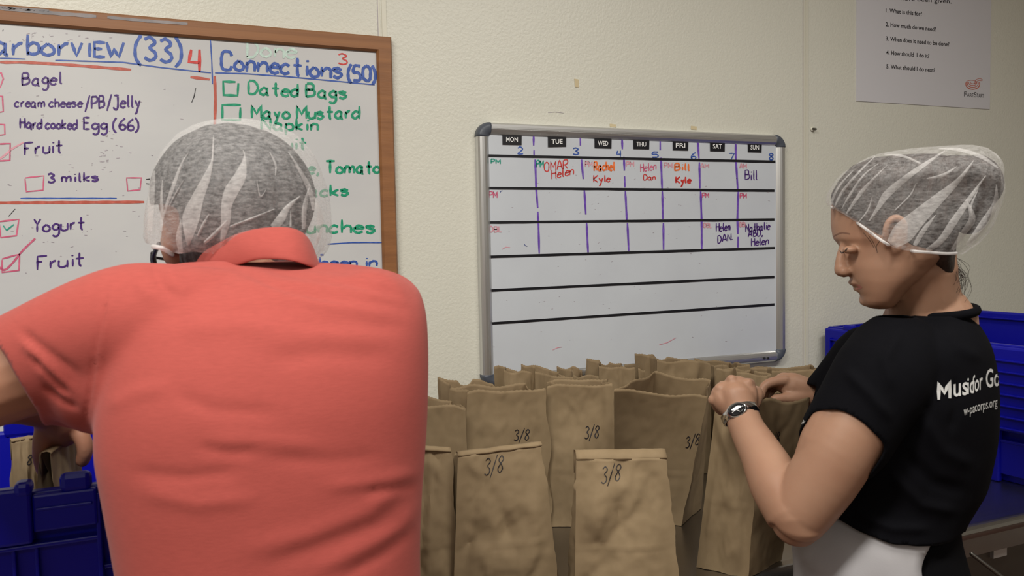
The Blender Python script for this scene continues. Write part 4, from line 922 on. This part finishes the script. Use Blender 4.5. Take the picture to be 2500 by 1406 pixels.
# near hand: palm/back + curled fingers gripping the bag rim
HZD = 1.285
for (a, b, dd) in ((1786, 927, .004), (1757, 948, .006), (1741, 976, .010), (1826, 936, .002)): S.ell(P(a, b, HZD+dd), .0088, .009, .0088, n=12, m=8)
S.ptube([(1809, 1008, HZD-.008, .0262), (1802, 985, HZD, .0290), (1797, 966, HZD+.006, .0300), (1800, 952, HZD+.012, .0235)], n=24)
S.ptube([(1815, 990, HZD, .020), (1822, 965, HZD+.004, .0190), (1823, 945, HZD+.010, .0150)]); S.ptube([(1790, 1000, HZD, .018), (1768, 978, HZD+.005, .0185), (1758, 962, HZD+.010, .0150)])
for (k, q) in (([(1796, 952), (1789, 931), (1776, 948), (1772, 972)], .0118), ([(1818, 955), (1828, 938), (1826, 962), (1818, 985)], .0118), ([(1778, 958), (1765, 944), (1758, 966), (1762, 988)], .0110), ([(1766, 975), (1748, 970), (1750, 990), (1760, 1003)], .0102)):
    dz = (0, .012, .040, .050); finger(S, [P(a, b, HZD+d) for (a, b), d in zip(k, dz)], q, q*.78)
finger(S, [P(1838, 985, HZD+.010), P(1848, 962, HZD+.030), P(1838, 955, HZD+.055), P(1822, 968, HZD+.068)], .0125, .0085)
# far arm and hand
fz = 1.45
S.ptube([(2150, 880, 1.40, .050), (2105, 1010, 1.44, .046), (2075, 1075, 1.46, .040)]); S.ptube([(2075, 1075, 1.46, .040), (2040, 1020, 1.455, .034), (2000, 982, fz, .0262), (1978, 962, fz, .0250)], n=20)
S.ptube([(1990, 968, fz, .0250), (1960, 952, fz, .0250), (1930, 940, fz, .0240), (1916, 935, fz+.002, .0200)], n=20, flat=1.0)
S.ptube([(1975, 968, fz-.012, .017), (1945, 970, fz-.016, .0135), (1915, 972, fz-.018, .0095), (1890, 974, fz-.020, .0075)])      # thumb
for i, dzz in enumerate((-.012, .006, .024, .040)):
    dx_ = (0, 2, 8, 18)[i]; dy_ = (0, -1, 3, 9)[i]
    finger(S, [P(1916+dx_, 928+dy_, fz+dzz), P(1882+dx_, 934+dy_, fz+dzz-.004), P(1864+dx_, 946+dy_, fz+dzz-.006), P(1857+dx_*1.1, 968+dy_*.6, fz+dzz-.010)], .0100-.0006*i, .0072)
V, Fs, N = fuse(S, .0025, 3)
mobj('body', V, Fs, M['skinw'], wom, True); wtree = bvh(V, Fs)
hw_ = lambda x, y: hit(wtree, x, y, .0006)
def onbody(name, segs, wd, m, lift=.0006):
    S = Soup()
    for sg in segs: ribbon(S, cr(sg), wd, lambda x, y: hit(wtree, x, y, lift), 3)
    clean(S)
    if S.f: return S.obj(name, m, wom)
onbody('eyelashes', [[(2053, 617), (2060, 615), (2069, 606)], [(2050, 611), (2054, 617)]], 2.6, M['hairw'])
onbody('eyebrow', [[(2033, 580), (2040, 574), (2056, 568), (2075, 571)]], 3.2, mat('eyebrow_hair', (.20, .10, .065), .7))
onbody('lips', [[(2078, 694), (2090, 696), (2100, 698)], [(2090, 705), (2098, 704), (2104, 700)]], 4.5, M['skinwp'])
onbody('hair_strands', [[(2148, 588), (2140, 600), (2142, 618)], [(2120, 574), (2132, 592), (2140, 610)], [(2108, 568), (2124, 588), (2134, 606)]], .9, M['hairw'])
# hair under the net + nape
S = Soup()
rows = [(384, 2120, 2300, ZD, .050), (400, 2084, 2330, ZD, .070), (430, 2050, 2354, ZD, .081), (470, 2028, 2364, ZD, .085), (505, 2029, 2362, ZD, .087), (530, 2044, 2356, ZD, .087), (555, 2054, 2348, ZD, .086), (580, 2072, 2338, ZD, .083), (600, 2105, 2334, ZD, .079), (625, 2215, 2332, ZD, .064), (650, 2248, 2334, ZD, .050), (680, 2272, 2335, ZD+.004, .042), (708, 2298, 2336, ZD+.008, .028), (732, 2318, 2335, ZD+.01, .010)]
S.loft([pring(r[0], r[1], r[2], r[3], r[4], n=48, e=2.75, egg=.06) for r in rows]); S.ell(P(2372, 450, ZD), .042, .046, .044); S.ell(P(2325, 420, ZD), .040, .05, .026); S.ell(P(2368, 508, ZD), .026, .035, .040)
V, Fs, N = fuse(S, .0035, 6); V = V+N*(np.array([noise.noise(Vector((v[0]*60, v[1]*60, v[2]*25))) for v in V])*.002)[:, None]
x, y, z = pixnp(V); keep = ~((y > 536) & (y < 640) & (x < 2212) & (x > 2158) & (z < ZD))
keep &= ~((x < 2172) & (y > np.interp(x, [2020, 2030, 2100, 2172], [496, 502, 546, 596])))
Fs = cut(Fs, keep); V, Fs = compact(V, Fs); V = smooth_border(V, Fs); mobj('hair', V, Fs, M['hairw'], wom, True)
S = Soup(); rr = random.Random(8)
for _ in range(46):
    x0, y0 = rr.uniform(2300, 2332), rr.uniform(618, 660); a = rr.uniform(10, 46); l = rr.uniform(40, 95); dz_ = rr.uniform(-.03, .03)
    pts = [P(x0, y0, ZD+dz_*.5), P(x0+a*.6, y0+l*.25, ZD+dz_), P(x0+a, y0+l*.6, ZD+dz_*1.3), P(x0+a*rr.uniform(.3, 1.0), y0+l, ZD+dz_)]
    S.tube(pts, [.00035, .0003, .00025, .0002], n=4, sub=5, cap=False)
o = S.obj('loose_hair', M['hairw'], wom); o['kind'] = 'stuff'
# hairnet
def pl2(a, t, p): return .0016*math.sin(a*17+9*t)*min(1, t*3)+.0035*noise.noise(Vector((a*4, t*7, 2.2)))+.0015*noise.noise(Vector((a*15, t*12, 7)))
rows = [(362, 2285, 2365, ZD, .018), (366, 2200, 2390, ZD, .040), (376, 2130, 2412, ZD, .060), (392, 2094, 2434, ZD, .076), (415, 2062, 2446, ZD, .086), (440, 2038, 2451, ZD, .092), (470, 2021, 2451, ZD, .095), (505, 2020, 2444, ZD, .096), (540, 2020, 2432, ZD, .097), (570, 2030, 2415, ZD, .096), (595, 2050, 2390, ZD, .094), (612, 2075, 2362, ZD, .091), (628, 2110, 2340, ZD, .086)]
def wcut(x, y, V):
    return ~(y > np.interp(x, [2020, 2030, 2100, 2165, 2185, 2260, 2340, 2400, 2450], [506, 510, 553, 601, 612, 619, 622, 640, 650]))
rows = [(r[0], r[1], r[2], r[3], r[4]+(.020 if r[0] < 460 else .010)) for r in rows]
NV, NF, net = shell(rows, wcut, 'hairnet', M['netw'], wom, pleats=pl2, e=2.9); tr = bvh(NV, NF)
def q4(x, y): return (1900+x/2.703, 340+y/2.703)
for pp in ([(1100, 75, 2), (960, 170, 10), (850, 250, 14), (720, 360, 18), (660, 450, 10), (600, 540, 3)], [(1290, 140, 2), (1190, 270, 12), (1060, 390, 26), (930, 510, 40), (820, 620, 52), (740, 700, 24)],
           [(1370, 240, 2), (1270, 380, 10), (1160, 540, 18), (1070, 670, 16), (960, 745, 8)], [(720, 170, 1.5), (620, 270, 6), (540, 360, 9), (450, 490, 4)], [(640, 110, 1.5), (520, 230, 5), (420, 350, 6), (370, 450, 3)],
           [(660, 160, 1), (560, 240, 4), (470, 370, 5), (420, 460, 2)], [(700, 100, 2), (820, 110, 6), (940, 160, 4)], [(1060, 60, 2), (1200, 70, 8), (1350, 120, 9), (1450, 190, 4)], [(910, 290, 1), (870, 370, 4), (770, 470, 3)],
           [(1040, 500, 2), (960, 600, 12), (900, 700, 10)], [(1240, 400, 2), (1280, 520, 16), (1220, 620, 14), (1150, 730, 8)], [(1440, 300, 2), (1430, 430, 14), (1350, 560, 18), (1250, 700, 12)], [(620, 380, 1), (590, 470, 4), (520, 560, 2)],
           [(1320, 330, 1), (1270, 450, 6), (1290, 530, 2)], [(1180, 180, 2), (1080, 240, 8), (980, 260, 3)], [(500, 200, 1), (400, 310, 5), (350, 420, 6), (345, 450, 2)]):
    pleat([(*q4(a, b), w_) for a, b, w_ in pp], tr, net, .0010)
S = Soup(); pts = [edge_hit(tr, x, y+8, .0004) for x, y in ((2030, 504), (2060, 524), (2100, 549), (2135, 575), (2168, 599), (2190, 609), (2230, 613), (2270, 616), (2310, 617), (2335, 618))]; pts = [p for p in pts if p]
if len(pts) > 2: S.tube(pts, [.0019]*len(pts), n=8); S.obj('elastic_band', M['band'], net, True)
# T-shirt
rows = [(752, 2212, 2366, 1.215, .066), (766, 2204, 2372, 1.22, .072), (780, 2188, 2384, 1.225, .088), (800, 2150, 2400, 1.235, .115), (825, 2105, 2416, 1.24, .135), (850, 2080, 2427, 1.245, .146), (900, 2045, 2438, 1.25, .152), (950, 2022, 2442, 1.25, .155), (1000, 1985, 2442, 1.255, .155), (1050, 1962, 2439, 1.26, .153), (1110, 1962, 2427, 1.26, .148), (1170, 1972, 2411, 1.26, .14), (1215, 1975, 2383, 1.255, .135), (1255, 1966, 2360, 1.25, .132), (1300, 1948, 2352, 1.25, .135), (1350, 1935, 2352, 1.25, .14), (1400, 1935, 2360, 1.25, .145)]
S = Soup(); S.loft([pring(r[0], r[1], r[2], r[3], r[4], n=56, e=2.2) for r in subdiv_rings(rows, 3)])
S.ptube([(2185, 870, 1.17, .066), (2150, 925, 1.145, .068), (2105, 1000, 1.135, .0640), (2060, 1075, 1.13, .0620)], n=26)
S.ptube([(2120, 880, 1.38, .062), (2075, 940, 1.41, .062), (2030, 985, 1.43, .058)], n=20)
V, Fs, N = fuse(S, .0042, 12)
V = ridges(V, N, [([(2060, 900), (2120, 960), (2180, 1030)], 14, .005), ([(2200, 800), (2160, 880), (2180, 960)], 16, .004), ([(2200, 1100), (2280, 1180), (2360, 1200)], 16, -.006), ([(2160, 1140), (2250, 1230), (2340, 1250)], 16, .006), ([(2240, 1000), (2300, 1100), (2380, 1140)], 18, .004),
    ([(2080, 1250), (2180, 1290), (2280, 1290)], 12, .005), ([(2330, 915), (2336, 1000), (2320, 1060)], 12, -.004), ([(2300, 800), (2340, 850), (2400, 880)], 14, .003)])
x, y, z = pixnp(V)
cA, cB = np.array((1996., 1003.)), np.array((2160., 1092.)); hx = [1940, 2004, 2050, 2108, 2158, 2170]; hy = [1010, 1003, 1001, 1037, 1088, 1100]
below_cuff = (y > np.interp(x, hx, hy)) & (z < 1.165) & (x < 2166)
tor = np.interp(y, [r[0] for r in rows], [r[1] for r in rows])
keep = ~(below_cuff & (z < 1.165) & (x < 2166) & (((x-(2185+(y-870)*-.62))**2)**.5 < 118) & (z < 1.15))
keep &= ~((y > np.interp(x, [1930, 1990, 2038, 2100, 2171, 2288, 2330, 2352, 2400], [1215, 1240, 1266, 1303, 1332, 1338, 1322, 1302, 1300])))
keep &= ~((z > 1.40) & (x < 1998) & (y > 940))
keep &= ~(V[:, 2] > P(2290, 762, 1.22).z+.001)
Fs = cut(Fs, keep); V, Fs = compact(V, Fs); V = smooth_border(V, Fs); ttree = bvh(V, Fs)
o = mobj('t_shirt', V, Fs, M['tee'], wom, True); so = o.modifiers.new('thickness', 'SOLIDIFY'); so.thickness = .0016; so.offset = -1
S = Soup(); c = P(2287, 761, 1.22); S.tube([c+R0*(.050*math.cos(a))+F0*(.064*math.sin(a))+Z*(.006*math.cos(a)) for a in [2*math.pi*k/28 for k in range(29)]], [.0055]*29, n=8, sub=1, flat=1.3, fdir=Z, cap=False); S.obj('neckband', M['tee'], wom, True)
ms = lambda x, y: hit(ttree, x, y, .0012)
S = Soup(); write(S, "M", 2292, 976, 2319, 972, 42, 8.5, ms, jit=0); clean(S); S.obj('lettering', M['tprint'], wom)
printed('lettering', "us", 2328, 968, 2364, 962, 47, ms, M['tprint'], wom, bold=.014, sub=1)
printed('lettering', "ic", 2362, 962, 2378, 958, 44, ms, M['tprint'], wom, bold=.01, sub=1)
printed('lettering', "for", 2374, 960, 2399, 948, 44, ms, M['tprint'], wom, bold=.01, sub=1)
printed('lettering', "Go", 2407, 946, 2441, 941, 46, ms, M['tprint'], wom, bold=.014, sub=1)
printed('lettering', "w-pa", 2353, 1015, 2380, 1006, 24, ms, M['tprint'], wom, sub=1)
printed('lettering', "corps.org", 2380, 1005, 2435, 991, 24, ms, M['tprint'], wom, sub=1)
printed('lettering', "ps", 1957, 1030, 1969, 1040, 16, ms, M['tprint'], wom, sub=1)
# apron
S = Soup(); n = 64; rws = subdiv_rings([(1225, 1990, 2372, 1.25, .122), (1262, 1972, 2352, 1.25, .124), (1300, 1950, 2346, 1.25, .128), (1337, 1934, 2346, 1.25, .134), (1366, 1936, 2350, 1.25, .138), (1406, 1940, 2362, 1.25, .142), (1600, 1930, 2380, 1.25, .15), (2000, 1915, 2390, 1.25, .155)], 5)
V = []
for r in rws:
    g = pring(r[0], r[1], r[2], r[3], r[4], n=n, e=2.1); cc = sum(g, Vector())/n
    for j, p in enumerate(g):
        V.append(p+(p-cc).normalized()*(.004*math.sin(j*1.1+r[0]*.01)*min(1, max(0, (r[0]-1290)/200))+.005*noise.noise(Vector((j*.35, r[0]*.012, 3)))))
V = np.array([tuple(v) for v in V]); x, y, z = pixnp(V); keep = ~((x > np.interp(y, [1200, 1337, 1366, 1400, 2000], [2292, 2288, 2258, 2262, 2290])))
Fs = [(i*n+j, i*n+(j+1) % n, (i+1)*n+(j+1) % n, (i+1)*n+j) for i in range(len(rws)-1) for j in range(n)]
Fs = cut(Fs, keep); V, Fs = compact(V, Fs); V = smooth_border(V, Fs); o = mobj('apron', V, Fs, M['apron'], wom, True); so = o.modifiers.new('thickness', 'SOLIDIFY'); so.thickness = .0016; so.offset = 1
# trousers
S = Soup(); S.loft([pring(r[0], r[1], r[2], r[3], r[4], n=40, e=2.1) for r in ((1240, 2010, 2345, 1.25, .112), (1300, 1985, 2350, 1.25, .118), (1350, 1965, 2364, 1.25, .125), (1406, 1960, 2382, 1.25, .13), (1500, 1965, 2400, 1.25, .135), (1640, 1990, 2390, 1.25, .13))])
for sg in (-1, 1): world_leg(S, Vector((wc.x, wc.y, .80))+F0*(.07*sg), Vector((wc.x, wc.y, .09))+F0*(.09*sg)-R0*.02, .088, .06, .05)
V, Fs, N = fuse(S, .007, 6); mobj('trousers', V, Fs, M['pants'], wom, True)
for sg in (-1, 1): shoe(wom, Vector((wc.x, wc.y, 0))+F0*(.09*sg)-R0*.02, -R0, M['shoe'])
# watch
wa, wb = P(1803, 1003, HZD-.006), P(1812, 1022, 1.272); ax = (wb-wa).normalized(); wcn = (wa+wb)/2
sd_ = ax.cross(FW).normalized(); fr = sd_.cross(ax).normalized()
if fr.dot(FW) > 0: fr = -fr
wt = None; S = Soup(); rings = []
for k in range(41):
    a = 2*math.pi*k/40; d = sd_*math.cos(a)+fr*math.sin(a); R1 = .0285; hwid = .0068+.004*max(0, math.sin(a))**3
    c = wcn+d*R1; rings.append([c-ax*hwid, c-ax*hwid*.9+d*.0022, c+ax*hwid*.9+d*.0022, c+ax*hwid, c+ax*hwid-d*.0005, c-ax*hwid-d*.0005])
S.loft(rings, False); wt = S.obj('wristwatch', M['watch'], wom, True)
fdr = (fr*.96-sd_*.0+sd_*.28*(1 if sd_.dot(RT) < 0 else -1)).normalized(); e1 = ax.cross(fdr).normalized(); e2 = fdr.cross(e1)
c = wcn+fdr*.0285
S = Soup(); S.loft([[c+e1*(.0165*rr_*math.cos(2*math.pi*k/32))+e2*(.0118*rr_*math.sin(2*math.pi*k/32))+fdr*h for k in range(32)] for rr_, h in ((1.0, -.003), (1.02, .001), (1.0, .0042), (.90, .0052))]); S.obj('watch_case', M['watch'], wt, True)
S = Soup(); S.loft([[c+e1*(.0140*rr_*math.cos(2*math.pi*k/32))+e2*(.0098*rr_*math.sin(2*math.pi*k/32))+fdr*h for k in range(32)] for rr_, h in ((1.0, .0045), (1.0, .0056), (.6, .0062))]); S.obj('watch_dial', M['dial'], wt, True)
S = Soup(); S.tube([c+fdr*.0066, c+fdr*.0066+e1*.008+e2*.002], [.0006, .0004], n=6, sub=1); S.tube([c+fdr*.0066, c+fdr*.0066-e1*.004+e2*.005], [.0006, .0004], n=6, sub=1); S.obj('watch_hand', M['white'], wt)
# ring with a small stone
S = Soup(); c = P(1750, 950, HZD+.018); S.ell(c, .0022, .0022, .0022, n=8, m=6); S.ell(c+Z*.006+R0*.002, .0016, .0016, .0016, n=8, m=6); S.obj('finger_ring', M['watch'], wom, True)
# bracelet on the far wrist
S = Soup(); c = P(1990, 975, fz); S.tube([c+(UP*.8+RT*.6)*(.0)+(UP*.78-RT*.62).normalized()*(.0275*math.cos(a))+FW*(.0275*math.sin(a)) for a in [2*math.pi*k/24 for k in range(25)]], [.0022]*25, n=8, sub=1, cap=False); S.obj('bracelet', M['watch'], wom, True)
